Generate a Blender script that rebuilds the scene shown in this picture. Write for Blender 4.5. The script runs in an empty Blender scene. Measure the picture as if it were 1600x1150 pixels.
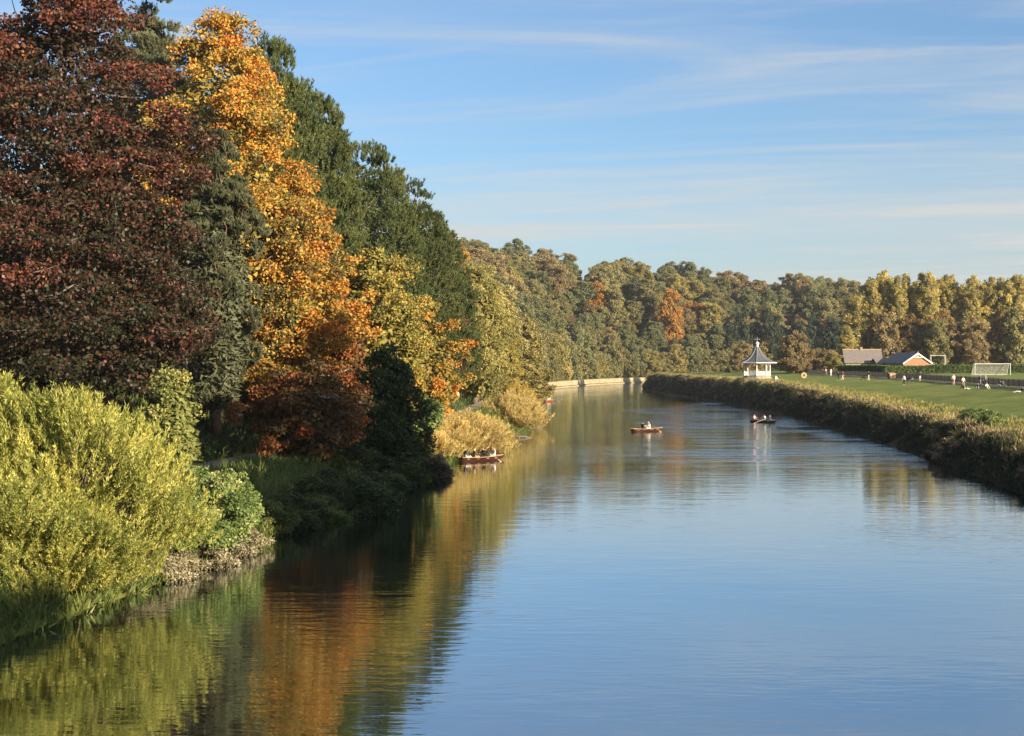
import bpy, math, random
import numpy as np
from mathutils import Vector

sc = bpy.context.scene
COL = sc.collection
R_ = math.radians

# ------------------------------------------------------------------ camera
F = 2300.0            # focal length in pixels of the 1600 px wide photograph
CAMZ = 9.0            # the photographer stands on a footbridge 9 m above the water
HOR = 565.0           # pixel row of the horizon
cam = bpy.data.cameras.new('camera')
cam.sensor_width = 36.0
cam.lens = F / 1600 * 36
cam.clip_start = 0.5
cam.clip_end = 8000
camo = bpy.data.objects.new('camera', cam)
COL.objects.link(camo)
camo.location = (0, 0, CAMZ)
camo.rotation_euler = (R_(90) - math.atan((575 - HOR) / F), 0, 0)
sc.camera = camo

# ------------------------------------------------------------------ light
SUN_EL, SUN_AZ = R_(15.5), R_(132)          # azimuth clockwise from +Y
sun = bpy.data.lights.new('sun', 'SUN')
sun.energy = 5.0
sun.angle = R_(0.53)
sun.color = (1.0, 0.84, 0.62)
suno = bpy.data.objects.new('sun', sun)
COL.objects.link(suno)
SDIR = Vector((-math.sin(SUN_AZ) * math.cos(SUN_EL), -math.cos(SUN_AZ) * math.cos(SUN_EL), -math.sin(SUN_EL)))
suno.rotation_euler = SDIR.to_track_quat('-Z', 'Y').to_euler()

w = bpy.data.worlds.new('World')
sc.world = w
w.use_nodes = True
nt = w.node_tree
N, LK = nt.nodes, nt.links
bg = N['Background']
bg.inputs[1].default_value = 0.074
sky = N.new('ShaderNodeTexSky')
sky.sky_type = 'NISHITA'
sky.sun_disc = False
sky.sun_elevation = SUN_EL
sky.sun_rotation = SUN_AZ
sky.air_density = 1.0
sky.dust_density = 0.9
sky.ozone_density = 4.5


def wmath(op, a, b=None):
    n = N.new('ShaderNodeMath')
    n.operation = op
    for i, v in enumerate((a, b)):
        if v is None:
            continue
        if isinstance(v, (int, float)):
            n.inputs[i].default_value = v
        else:
            LK.new(v, n.inputs[i])
    return n.outputs[0]


# thin streaks of high cloud: noise laid out on a flat layer far above the ground
tc = N.new('ShaderNodeTexCoord')
sep = N.new('ShaderNodeSeparateXYZ')
LK.new(tc.outputs['Generated'], sep.inputs[0])
zz = wmath('ADD', wmath('MAXIMUM', sep.outputs[2], 0.0), 0.035)
cu = wmath('DIVIDE', sep.outputs[0], zz)
cv = wmath('DIVIDE', sep.outputs[1], zz)


def cloud_layer(su, sv, ou, ov, scale, lo, hi, rough=0.55, dist=0.6):
    cx = N.new('ShaderNodeCombineXYZ')
    # streaks lie almost across the view, slightly tilted
    LK.new(wmath('ADD', wmath('MULTIPLY', cu, su), ou), cx.inputs[0])
    LK.new(wmath('ADD', wmath('ADD', wmath('MULTIPLY', cv, sv), wmath('MULTIPLY', cu, 0.22 * sv)), ov), cx.inputs[1])
    nz = N.new('ShaderNodeTexNoise')
    nz.inputs['Scale'].default_value = scale
    nz.inputs['Detail'].default_value = 7
    nz.inputs['Roughness'].default_value = rough
    nz.inputs['Distortion'].default_value = dist
    LK.new(cx.outputs[0], nz.inputs['Vector'])
    mr = N.new('ShaderNodeMapRange')
    mr.interpolation_type = 'SMOOTHSTEP'
    mr.inputs['From Min'].default_value = lo
    mr.inputs['From Max'].default_value = hi
    LK.new(nz.outputs[0], mr.inputs['Value'])
    return mr.outputs[0]


c1 = cloud_layer(0.30, 0.80, 3.1, 7.7, 0.7, 0.42, 0.82, 0.62, 2.2)
c2 = cloud_layer(0.60, 2.4, 11.3, 2.9, 0.8, 0.45, 0.80, 0.64, 2.0)
veil = cloud_layer(0.10, 0.30, 1.3, 0.4, 0.8, 0.30, 0.70, 0.5, 0.5)
cl = wmath('ADD', wmath('MULTIPLY', c1, 0.8), wmath('MULTIPLY', c2, 0.34))
cl = wmath('MINIMUM', wmath('ADD', cl, wmath('MULTIPLY', veil, 0.6)), 0.9)
cmix = N.new('ShaderNodeMix')
cmix.data_type = 'RGBA'
LK.new(cl, cmix.inputs['Factor'])
LK.new(sky.outputs[0], cmix.inputs['A'])
cmix.inputs['B'].default_value = (3.75, 3.8, 3.75, 1)
LK.new(cmix.outputs['Result'], bg.inputs[0])

sc.view_settings.view_transform = 'Standard'
sc.view_settings.look = 'None'
sc.view_settings.gamma = 1.0
sc.view_settings.use_curve_mapping = False
sc.view_settings.exposure = 1.3
sc.cycles.use_denoising = True
sc.cycles.max_bounces = 7
sc.cycles.diffuse_bounces = 3
sc.cycles.glossy_bounces = 3
sc.cycles.transmission_bounces = 4
sc.cycles.caustics_reflective = False
sc.cycles.caustics_refractive = False
sc.cycles.sample_clamp_indirect = 6


# ------------------------------------------------------------------ helpers
def PX(x, Y):
    """sideways position of photo column x at distance Y"""
    return (x - 800) / F * Y


def PZ(y, Y):
    return CAMZ + (HOR - y) / F * Y


def tag(o, label=None, cat=None, group=None, kind=None):
    if label:
        o['label'] = label
    if cat:
        o['category'] = cat
    if group:
        o['group'] = group
    if kind:
        o['kind'] = kind
    return o


def empty(name, loc, rz=0.0):
    o = bpy.data.objects.new(name, None)
    o.location = loc
    o.rotation_euler = (0, 0, rz)
    o.empty_display_size = 0.5
    COL.objects.link(o)
    return o


def link(name, me, parent=None, loc=None):
    o = bpy.data.objects.new(name, me)
    COL.objects.link(o)
    if parent is not None:
        o.parent = parent
    if loc is not None:
        o.location = loc
    return o


def mesh_np(name, V, Fc, mat=None, tone=None, smooth=False):
    """V (n,3) and one array of equal-sized faces (m,k)"""
    V = np.asarray(V, dtype=np.float32)
    Fc = np.asarray(Fc, dtype=np.int32)
    me = bpy.data.meshes.new(name)
    m, k = Fc.shape
    me.vertices.add(len(V))
    me.vertices.foreach_set('co', V.ravel())
    me.loops.add(m * k)
    me.loops.foreach_set('vertex_index', Fc.ravel())
    me.polygons.add(m)
    me.polygons.foreach_set('loop_start', np.arange(0, m * k, k, dtype=np.int32))
    me.polygons.foreach_set('loop_total', np.full(m, k, dtype=np.int32))
    if smooth:
        me.polygons.foreach_set('use_smooth', np.ones(m, dtype=bool))
    if tone is not None:
        a = me.attributes.new('tone', 'FLOAT', 'FACE')
        a.data.foreach_set('value', np.asarray(tone, dtype=np.float32))
    me.update(calc_edges=True)
    if mat is not None:
        me.materials.append(mat)
    return me


class MB:
    """collects boxes, tubes and polygons into one mesh"""

    def __init__(self):
        self.v, self.f = [], []

    def add(self, vs, fs):
        b = len(self.v)
        self.v += [tuple(p) for p in vs]
        self.f += [tuple(i + b for i in q) for q in fs]

    def box(self, x0, x1, y0, y1, z0, z1):
        self.add([(x0, y0, z0), (x1, y0, z0), (x1, y1, z0), (x0, y1, z0), (x0, y0, z1), (x1, y0, z1), (x1, y1, z1), (x0, y1, z1)],
                 [(0, 3, 2, 1), (4, 5, 6, 7), (0, 1, 5, 4), (1, 2, 6, 5), (2, 3, 7, 6), (3, 0, 4, 7)])

    def tube(self, pts, rad, n=6, cap=True):
        pts = [Vector(p) for p in pts]
        rings = []
        vs = []
        for i, p in enumerate(pts):
            a = pts[max(i - 1, 0)]
            b = pts[min(i + 1, len(pts) - 1)]
            t = (b - a)
            if t.length < 1e-6:
                t = Vector((0, 0, 1))
            t.normalize()
            u = t.cross(Vector((0, 1, 0)) if abs(t.y) < 0.9 else Vector((1, 0, 0))).normalized()
            q = t.cross(u)
            r = rad[i] if hasattr(rad, '__len__') else rad
            for k in range(n):
                an = 2 * math.pi * k / n
                vs.append(p + u * (r * math.cos(an)) + q * (r * math.sin(an)))
        fs = []
        for i in range(len(pts) - 1):
            for k in range(n):
                k2 = (k + 1) % n
                fs.append((i * n + k, i * n + k2, (i + 1) * n + k2, (i + 1) * n + k))
        if cap:
            fs.append(tuple(range(n))[::-1])
            fs.append(tuple((len(pts) - 1) * n + k for k in range(n)))
        self.add(vs, fs)

    def lathe(self, prof, n=12, ph=0.0, cx=0, cy=0):
        vs, fs = [], []
        for (r, z) in prof:
            for k in range(n):
                an = ph + 2 * math.pi * k / n
                vs.append((cx + r * math.cos(an), cy + r * math.sin(an), z))
        for i in range(len(prof) - 1):
            for k in range(n):
                k2 = (k + 1) % n
                fs.append((i * n + k, i * n + k2, (i + 1) * n + k2, (i + 1) * n + k))
        fs.append(tuple(range(n))[::-1])
        fs.append(tuple((len(prof) - 1) * n + k for k in range(n)))
        self.add(vs, fs)

    def mesh(self, name, mat, smooth=False):
        me = bpy.data.meshes.new(name)
        me.from_pydata(self.v, [], self.f)
        me.update()
        if smooth:
            me.polygons.foreach_set('use_smooth', np.ones(len(me.polygons), dtype=bool))
        if mat is not None:
            me.materials.append(mat)
        return me

    def build(self, name, mat, parent=None, loc=None, smooth=False):
        return link(name, self.mesh(name, mat, smooth), parent, loc)


# ------------------------------------------------------------------ materials
def new_mat(name):
    m = bpy.data.materials.new(name)
    m.use_nodes = True
    return m, m.node_tree.nodes, m.node_tree.links, m.node_tree.nodes['Principled BSDF']


def plain(name, col, rough=0.7, var=0.12, scale=3.0, bump=0.0, spec=0.3):
    """one base colour with uneven tone and a little relief"""
    m, n, l, b = new_mat(name)
    tcn = n.new('ShaderNodeTexCoord')
    nz = n.new('ShaderNodeTexNoise')
    nz.inputs['Scale'].default_value = scale
    nz.inputs['Detail'].default_value = 6
    l.new(tcn.outputs['Object'], nz.inputs['Vector'])
    rp = n.new('ShaderNodeValToRGB')
    rp.color_ramp.elements[0].position = 0.3
    rp.color_ramp.elements[1].position = 0.7
    rp.color_ramp.elements[0].color = tuple(c * (1 - var) for c in col) + (1,)
    rp.color_ramp.elements[1].color = tuple(min(1, c * (1 + var)) for c in col) + (1,)
    l.new(nz.outputs[0], rp.inputs[0])
    l.new(rp.outputs[0], b.inputs['Base Color'])
    b.inputs['Roughness'].default_value = rough
    b.inputs['Specular IOR Level'].default_value = spec
    if bump:
        bp = n.new('ShaderNodeBump')
        bp.inputs['Strength'].default_value = 0.6
        bp.inputs['Distance'].default_value = bump
        l.new(nz.outputs[0], bp.inputs['Height'])
        l.new(bp.outputs[0], b.inputs['Normal'])
    return m


def leaf_mat(name, stops, trans=0.28, rough=0.55, spec=0.25, objvar=0.25):
    """leaf colours picked along a ramp by each leaf's own tone"""
    m, n, l, b = new_mat(name)
    at = n.new('ShaderNodeAttribute')
    at.attribute_name = 'tone'
    rp = n.new('ShaderNodeValToRGB')
    cr = rp.color_ramp
    while len(cr.elements) < len(stops):
        cr.elements.new(0.5)
    for e, (p, c) in zip(cr.elements, stops):
        e.position = p
        e.color = tuple(c) + (1,)
    l.new(at.outputs['Fac'], rp.inputs[0])
    oi = n.new('ShaderNodeObjectInfo')
    mr = n.new('ShaderNodeMapRange')
    mr.inputs['To Min'].default_value = 1 - objvar
    mr.inputs['To Max'].default_value = 1 + objvar
    l.new(oi.outputs['Random'], mr.inputs['Value'])
    hs = n.new('ShaderNodeHueSaturation')
    l.new(rp.outputs[0], hs.inputs['Color'])
    l.new(mr.outputs[0], hs.inputs['Value'])
    b.inputs['Roughness'].default_value = rough
    b.inputs['Specular IOR Level'].default_value = spec
    l.new(hs.outputs[0], b.inputs['Base Color'])
    tr = n.new('ShaderNodeBsdfTranslucent')
    l.new(hs.outputs[0], tr.inputs['Color'])
    mx = n.new('ShaderNodeMixShader')
    mx.inputs[0].default_value = trans
    l.new(b.outputs[0], mx.inputs[1])
    l.new(tr.outputs[0], mx.inputs[2])
    l.new(mx.outputs[0], n['Material Output'].inputs[0])
    return m


M = {}
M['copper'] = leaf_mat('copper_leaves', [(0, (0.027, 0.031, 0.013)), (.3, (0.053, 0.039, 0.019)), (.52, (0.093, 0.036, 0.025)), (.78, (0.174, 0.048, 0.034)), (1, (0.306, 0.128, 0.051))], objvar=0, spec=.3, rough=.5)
M['gold'] = leaf_mat('golden_leaves', [(0, (0.120, 0.114, 0.039)), (.25, (0.276, 0.228, 0.055)), (.5, (0.515, 0.342, 0.061)), (.78, (0.644, 0.314, 0.050)), (1, (0.570, 0.162, 0.033))], objvar=.05)
M['orange'] = leaf_mat('orange_leaves', [(0, (0.110, 0.097, 0.033)), (.25, (0.294, 0.223, 0.050)), (.5, (0.552, 0.320, 0.055)), (.8, (0.589, 0.223, 0.035)), (1, (0.368, 0.087, 0.024))], objvar=.05)
M['pine'] = leaf_mat('pine_needles', [(0, (.045, .062, .020)), (.5, (.085, .108, .034)), (1, (.150, .160, .050))], trans=.15, objvar=.1)
M['greypine'] = leaf_mat('grey_green_needles', [(0, (0.064, 0.072, 0.036)), (.5, (0.111, 0.119, 0.060)), (1, (0.170, 0.170, 0.089))], trans=.15, objvar=.1)
M['yellowgreen'] = leaf_mat('yellow_green_leaves', [(0, (0.161, 0.161, 0.045)), (.5, (0.344, 0.287, 0.067)), (.85, (0.517, 0.344, 0.075)), (1, (0.574, 0.252, 0.045))], objvar=.12)
M['oliveorange'] = leaf_mat('olive_orange_leaves', [(0, (0.112, 0.119, 0.035)), (.45, (0.266, 0.196, 0.042)), (.8, (0.504, 0.252, 0.042)), (1, (0.588, 0.182, 0.035))], objvar=.12)
M['red'] = leaf_mat('dark_red_leaves', [(0, (.09, .03, .02)), (.5, (.18, .05, .028)), (1, (.30, .09, .03))], objvar=.1)
M['russet'] = leaf_mat('russet_leaves', [(0, (.07, .06, .022)), (.4, (.17, .09, .03)), (.75, (.27, .11, .03)), (1, (.30, .06, .02))], objvar=.1)
M['palewillow'] = leaf_mat('pale_willow_leaves', [(0, (.17, .16, .05)), (.5, (.34, .30, .09)), (1, (.52, .44, .15))], objvar=.08, trans=.32)
M['shrubwillow'] = leaf_mat('shrub_willow_leaves', [(0, (.11, .145, .035)), (.45, (.32, .335, .075)), (1, (.62, .57, .15))], objvar=.08, trans=.34)
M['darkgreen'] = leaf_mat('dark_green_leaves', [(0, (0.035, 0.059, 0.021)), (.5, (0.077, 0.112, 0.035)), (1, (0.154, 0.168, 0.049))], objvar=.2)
M['ivy'] = leaf_mat('bramble_leaves', [(0, (0.062, 0.106, 0.025)), (.55, (0.175, 0.237, 0.062)), (.9, (0.312, 0.350, 0.100)), (1, (0.525, 0.450, 0.250))], objvar=.1, spec=.4)
M['palebramble'] = leaf_mat('pale_dry_leaves', [(0, (.10, .09, .05)), (.5, (.26, .23, .13)), (1, (.50, .44, .29))], objvar=.1)
M['reed'] = leaf_mat('golden_reed_blades', [(0, (.27, .22, .07)), (.5, (.56, .42, .14)), (1, (.76, .60, .26))], objvar=.15, trans=.36)
M['h_olive'] = leaf_mat('hill_olive_leaves', [(0, (0.143, 0.137, 0.060)), (0.5, (0.260, 0.235, 0.095)), (1, (0.396, 0.342, 0.137))], objvar=.18, trans=.36)
M['h_green'] = leaf_mat('hill_green_leaves', [(0, (0.110, 0.125, 0.060)), (0.5, (0.198, 0.205, 0.091)), (1, (0.300, 0.287, 0.120))], objvar=.18, trans=.36)
M['h_yellow'] = leaf_mat('hill_yellow_leaves', [(0, (0.184, 0.168, 0.061)), (0.5, (0.337, 0.283, 0.091)), (1, (0.490, 0.392, 0.127))], objvar=.18, trans=.36)
M['h_brown'] = leaf_mat('hill_brown_leaves', [(0, (0.167, 0.139, 0.073)), (0.5, (0.309, 0.234, 0.110)), (1, (0.457, 0.336, 0.154))], objvar=.18, trans=.36)
M['h_orange'] = leaf_mat('hill_orange_leaves', [(0, (0.2, 0.14, 0.045)), (0.5, (0.42, 0.22, 0.05)), (1, (0.58, 0.29, 0.06))], objvar=.18, trans=.36)
M['poplar'] = leaf_mat('poplar_leaves', [(0, (0.214, 0.200, 0.084)), (0.5, (0.453, 0.388, 0.131)), (1, (0.730, 0.568, 0.184))], objvar=.18, trans=.36)
M['hornbeam'] = leaf_mat('hornbeam_leaves', [(0, (0.139, 0.099, 0.045)), (.5, (0.271, 0.181, 0.070)), (1, (0.426, 0.267, 0.090))], objvar=.15, trans=.36)
M['hazel'] = leaf_mat('hazel_leaves', [(0, (.12, .14, .04)), (.5, (.25, .26, .075)), (1, (.42, .38, .12))], objvar=0)
M['shadegreen'] = leaf_mat('shade_dark_leaves', [(0, (.018, .028, .014)), (.5, (.035, .050, .024)), (1, (.065, .080, .036))], objvar=.15, trans=.12)  # leaf colour darkened to stand for shade on the hillside
M['grass'] = leaf_mat('grass_blades', [(0, (0.050, 0.083, 0.022)), (.5, (0.121, 0.165, 0.039)), (1, (0.264, 0.253, 0.077))], objvar=0, trans=.3)
M['herb'] = leaf_mat('bank_herbs', [(0, (.026, .036, .020)), (.42, (.070, .078, .040)), (.7, (.22, .165, .095)), (1, (.56, .40, .26))], objvar=0, trans=.25)
M['roughgrass'] = leaf_mat('rough_yellow_grass', [(0, (0.143, 0.156, 0.046)), (.5, (0.325, 0.299, 0.091)), (1, (0.572, 0.468, 0.182))], objvar=0, trans=.3)
M['hedge'] = leaf_mat('hedge_leaves', [(0, (0.049, 0.087, 0.025)), (.5, (0.105, 0.161, 0.039)), (1, (0.196, 0.238, 0.063))], objvar=.05)
M['bark'] = plain('bark', (.16, .13, .10), .9, .4, 4, .02)
M['palebark'] = plain('pale_bark', (.42, .38, .31), .85, .3, 4, .02)
M['beechbark'] = plain('beech_bark', (.15, .13, .11), .85, .35, 4, .02)
M['pinebark'] = plain('pine_bark', (.20, .12, .08), .9, .4, 5, .02)
M['white'] = plain('white_paint', (.62, .60, .56), .5, .05, 4)
M['slate'] = plain('slate_roof', (.085, .09, .105), .55, .22, 3, .01)
M['tile'] = plain('grey_brown_tiles', (.18, .155, .14), .8, .25, 2.5, .02)
M['stone'] = plain('pale_stone', (.28, .25, .18), .85, .25, 2.0, .03)
M['brick'] = plain('red_brick', (.27, .15, .085), .85, .2, 6, .01)
M['ridge'] = plain('terracotta_ridge', (.45, .29, .16), .8, .15, 6)
M['tan'] = plain('tan_timber', (.36, .24, .13), .7, .2, 6)
M['darkwood'] = plain('dark_fence_timber', (.075, .065, .06), .8, .3, 5)
M['greywood'] = plain('weathered_rail', (.30, .27, .24), .8, .25, 5)
M['varnish'] = plain('red_brown_varnish', (.06, .022, .015), .35, .2, 6, spec=.5)
M['orangehull'] = plain('orange_hull', (.28, .085, .035), .4, .15, 6, spec=.5)
M['hullin'] = plain('pale_boat_timber', (.42, .27, .14), .5, .2, 6)
M['oarwood'] = plain('oar_timber', (.60, .45, .26), .5, .12, 8)
M['glass'] = plain('dark_glass', (.03, .035, .04), .1, .1, 3, spec=.6)
M['metal'] = plain('dark_metal', (.04, .04, .045), .5, .2, 6)


def ground_mat():
    m, n, l, b = new_mat('ground')
    at = n.new('ShaderNodeAttribute')
    at.attribute_name = 'cover'
    tcn = n.new('ShaderNodeTexCoord')

    def noise(s, d=6, r=.6):
        z = n.new('ShaderNodeTexNoise')
        z.inputs['Scale'].default_value = s
        z.inputs['Detail'].default_value = d
        z.inputs['Roughness'].default_value = r
        l.new(tcn.outputs['Object'], z.inputs['Vector'])
        return z.outputs[0]

    def ramp(src, stops):
        r = n.new('ShaderNodeValToRGB')
        while len(r.color_ramp.elements) < len(stops):
            r.color_ramp.elements.new(.5)
        for e, (p, c) in zip(r.color_ramp.elements, stops):
            e.position = p
            e.color = tuple(c) + (1,)
        l.new(src, r.inputs[0])
        return r.outputs[0]

    def mix(f, a, c):
        x = n.new('ShaderNodeMix')
        x.data_type = 'RGBA'
        if isinstance(f, float):
            x.inputs['Factor'].default_value = f
        else:
            l.new(f, x.inputs['Factor'])
        l.new(a, x.inputs['A'])
        l.new(c, x.inputs['B'])
        return x.outputs['Result']
    g1 = ramp(noise(.06, 4), [(.3, (.13, .17, .034)), (.7, (.22, .25, .055))])
    g2 = ramp(noise(.9, 8, .7), [(.3, (.070, .110, .020)), (.7, (.215, .245, .068))])
    g3 = ramp(noise(.28, 5, .65), [(.35, (.085, .115, .028)), (.5, (.17, .205, .05)), (.68, (.30, .27, .09))])
    grass = mix(.55, mix(.45, g1, g2), g3)
    lit = ramp(noise(1.3, 8, .7), [(.3, (.030, .024, .014)), (.55, (.075, .050, .025)), (.8, (.16, .10, .04))])
    col = mix(at.outputs['Fac'], lit, grass)
    l.new(col, b.inputs['Base Color'])
    b.inputs['Roughness'].default_value = .95
    b.inputs['Specular IOR Level'].default_value = .1
    bp = n.new('ShaderNodeBump')
    bp.inputs['Strength'].default_value = .8
    bp.inputs['Distance'].default_value = .12
    l.new(noise(2.2, 8, .75), bp.inputs['Height'])
    l.new(bp.outputs[0], b.inputs['Normal'])
    return m


def water_mat():
    m, n, l, b = new_mat('river_water')
    b.inputs['Base Color'].default_value = (.012, .017, .012, 1)
    b.inputs['Roughness'].default_value = .03
    b.inputs['IOR'].default_value = 1.55
    tcn = n.new('ShaderNodeTexCoord')

    def noise(sx, sy, s, d, r=.5, dist=0., off=0.):
        mp = n.new('ShaderNodeMapping')
        mp.inputs['Scale'].default_value = (sx, sy, 1)
        mp.inputs['Location'].default_value = (off, off * 1.7, off)
        mp.inputs['Rotation'].default_value = (0, 0, R_(6))
        l.new(tcn.outputs['Object'], mp.inputs['Vector'])
        z = n.new('ShaderNodeTexNoise')
        z.inputs['Scale'].default_value = s
        z.inputs['Detail'].default_value = d
        z.inputs['Roughness'].default_value = r
        z.inputs['Distortion'].default_value = dist
        l.new(mp.outputs[0], z.inputs['Vector'])
        return z.outputs[0]

    def mth(op, a, c):
        x = n.new('ShaderNodeMath')
        x.operation = op
        for i, v in enumerate((a, c)):
            if isinstance(v, (int, float)):
                x.inputs[i].default_value = v
            else:
                l.new(v, x.inputs[i])
        return x.outputs[0]

    def mrange(v, a, c, ta=0., tb=1.):
        x = n.new('ShaderNodeMapRange')
        x.interpolation_type = 'SMOOTHSTEP'
        x.inputs['From Min'].default_value = a
        x.inputs['From Max'].default_value = c
        x.inputs['To Min'].default_value = ta
        x.inputs['To Max'].default_value = tb
        l.new(v, x.inputs['Value'])
        return x.outputs[0]
    calm = noise(.28, 1.0, 2.3, 3, .5, .4)             # long soft ripples
    swell = noise(.5, 1.0, .55, 2, .5, .2, 5)
    chop = noise(.55, 1.0, 2.6, 5, .65, .8, 13)        # breeze on the open reach
    sp = n.new('ShaderNodeSeparateXYZ')
    l.new(tcn.outputs['Object'], sp.inputs[0])
    reach = mth('MULTIPLY', mrange(sp.outputs[1], 95, 175), mrange(sp.outputs[1], 700, 330))
    patch = mrange(noise(1.0, .35, .045, 4, .55, .5, 31), .40, .62)
    side = mrange(mth('SUBTRACT', sp.outputs[0], mth('MULTIPLY', sp.outputs[1], .035)), 0, 14, .12, 1.)
    streak = mrange(noise(.07, .30, 1.0, 4, .6, .6, 51), .42, .60, .12, 1.)
    gust = mth('MULTIPLY', mth('MULTIPLY', reach, side), mth('MULTIPLY', streak, mth('ADD', .2, mth('MULTIPLY', patch, .8))))
    still = mrange(noise(1.0, .6, .06, 3, .5, .3, 77), .35, .7, .35, 1.)
    h = mth('ADD', mth('MULTIPLY', mth('MULTIPLY', calm, still), .0135), mth('MULTIPLY', swell, .010))
    h = mth('ADD', h, mth('MULTIPLY', mth('MULTIPLY', chop, gust), .045))
    bp = n.new('ShaderNodeBump')
    bp.inputs['Strength'].default_value = 1.0
    bp.inputs['Distance'].default_value = 1.0
    l.new(h, bp.inputs['Height'])
    l.new(bp.outputs[0], b.inputs['Normal'])
    gl = n.new('ShaderNodeBsdfGlossy')
    gl.inputs['Color'].default_value = (.80, .86, .90, 1)
    gl.inputs['Roughness'].default_value = .03
    l.new(bp.outputs[0], gl.inputs['Normal'])
    fr = n.new('ShaderNodeFresnel')
    fr.inputs['IOR'].default_value = 1.33
    l.new(bp.outputs[0], fr.inputs['Normal'])
    mx = n.new('ShaderNodeMixShader')
    l.new(mth('ADD', .36, mth('MULTIPLY', fr.outputs[0], .64)), mx.inputs[0])
    l.new(b.outputs[0], mx.inputs[1])
    l.new(gl.outputs[0], mx.inputs[2])
    l.new(mx.outputs[0], n['Material Output'].inputs[0])
    return m


# ------------------------------------------------------------------ the river and the land
def chaikin(P, it=2):
    P = np.array(P, float)
    for _ in range(it):
        a = P[:-1] * .75 + P[1:] * .25
        b = P[:-1] * .25 + P[1:] * .75
        Q = np.empty((2 * len(a), 2))
        Q[0::2], Q[1::2] = a, b
        P = np.vstack([P[:1], Q, P[-1:]])
    return P


LB = chaikin([(-27, -80), (-21.5, 0), (-16.5, 47.6), (-13.0, 66), (-11.6, 84), (-9.6, 104), (-6.2, 120), (-4.6, 140), (-1.2, 165), (2.2, 190), (3.6, 230), (4.6, 345),
              (6.5, 440), (13, 500), (38, 600), (64, 650), (110, 680), (200, 700), (480, 730)])
RB = chaikin([(18, -80), (24, 0), (32.6, 88), (36.6, 115), (41.4, 165), (46.0, 259), (46.0, 345), (43.5, 410), (42, 480), (47, 520), (70, 560), (120, 588), (200, 605), (480, 625)])


def seg_dist(X, Y, P):
    d = np.full(X.shape, 1e9)
    for (ax, ay), (bx, by) in zip(P[:-1], P[1:]):
        vx, vy = bx - ax, by - ay
        t = np.clip(((X - ax) * vx + (Y - ay) * vy) / (vx * vx + vy * vy + 1e-9), 0, 1)
        d = np.minimum(d, np.hypot(X - ax - t * vx, Y - ay - t * vy))
    return d


POLY = np.vstack([LB, RB[::-1]])


def inside(X, Y):
    c = np.zeros(X.shape, bool)
    n = len(POLY)
    for i in range(n):
        x1, y1 = POLY[i]
        x2, y2 = POLY[(i + 1) % n]
        if y1 == y2:
            continue
        cond = ((y1 > Y) != (y2 > Y)) & (X < (x2 - x1) * (Y - y1) / (y2 - y1) + x1)
        c ^= cond
    return c


def sstep(a, b, x):
    t = np.clip((x - a) / (b - a), 0, 1)
    return t * t * (3 - 2 * t)


def wob(X, Y, s, k=0.):
    return (np.sin(X / s + 1.3 + k) * np.cos(Y / (s * 1.23) + .7 * k) + .6 * np.sin(X / (s * .47) - Y / (s * .61) + 2.1 + k) + .35 * np.cos(X / (s * .23) + Y / (s * .29) + k)) / 1.95


def land(X, Y):
    """height, cover (1 grass, 0 leaf litter), side (0 river, 1 left, 2 right), distance to water"""
    X = np.asarray(X, float)
    Y = np.asarray(Y, float)
    dl, dr = seg_dist(X, Y, LB), seg_dist(X, Y, RB)
    ins = inside(X, Y)
    d = np.minimum(dl, dr)
    right = (dr < dl)
    # right bank: steep river face, then lawn rising gently to the playing field
    hb = 2.35 + 2.4 * sstep(110, 320, Y)
    zr = hb * sstep(-.3, 4.8, dr + .9 * wob(X, Y, 5.5) * sstep(.5, 2.5, dr)) + (5.9 - hb) / 30 * np.clip(dr - 4, 0, 30) + .009 * np.clip(dr - 30, 0, 60) + (.10 * wob(X, Y, 9) + .09 * wob(X, Y, 3.7, 1.)) * sstep(3, 8, dr)
    # left bank: low bank, path, wooded slope
    k = .40 + .42 * sstep(260, 480, Y)
    cap = 22 + 36 * sstep(240, 480, Y) - 10 * sstep(-6, 30, X) - 12 * sstep(40, 230, X)
    rise = k * np.clip(dl - 10.5 - 18 * np.exp(-((X - 130) / 26) ** 2), 0, None)
    hollow = 1.0
    zl = 2.1 * sstep(-.3, 4.0, dl) + .25 * sstep(4, 10, dl) + cap * np.tanh(rise / cap) * hollow + .05 * wob(X, Y, 4) + 2.2 * wob(X, Y, 31) * sstep(14, 50, dl)
    z = np.where(right, zr, zl)
    z = np.where(ins, -np.minimum(1.6, .12 + d * .5), z)
    cov = np.where(right, sstep(3.2, 5.0, dr), .75 * (1 - sstep(9, 15, dl)))
    side = np.where(ins, 0, np.where(right, 2, 1))
    return z, cov, side, d


def hz(x, y):
    return float(land(np.array([x]), np.array([y]))[0][0])


gx = np.unique(np.concatenate([np.linspace(-3000, -200, 12), np.linspace(-200, -50, 26), np.arange(-50, 70, 1.4), np.linspace(70, 260, 60), np.linspace(260, 3000, 14)]))
gy = np.unique(np.concatenate([np.linspace(-1500, -60, 10), np.arange(-60, 260, 2.0), np.arange(260, 760, 5.0), np.linspace(760, 1100, 20), np.linspace(1100, 5000, 12)]))
GX, GY = np.meshgrid(gx, gy)
gz, gc, gs, gd = land(GX.ravel(), GY.ravel())
nx, ny = len(gx), len(gy)
idx = np.arange(nx * ny).reshape(ny, nx)
gf = np.stack([idx[:-1, :-1], idx[:-1, 1:], idx[1:, 1:], idx[1:, :-1]], -1).reshape(-1, 4)
gm = mesh_np('ground', np.stack([GX.ravel(), GY.ravel(), gz], 1), gf, ground_mat(), smooth=True)
a = gm.attributes.new('cover', 'FLOAT', 'POINT')
a.data.foreach_set('value', gc.astype(np.float32))
tag(link('ground', gm), kind='structure')

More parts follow.
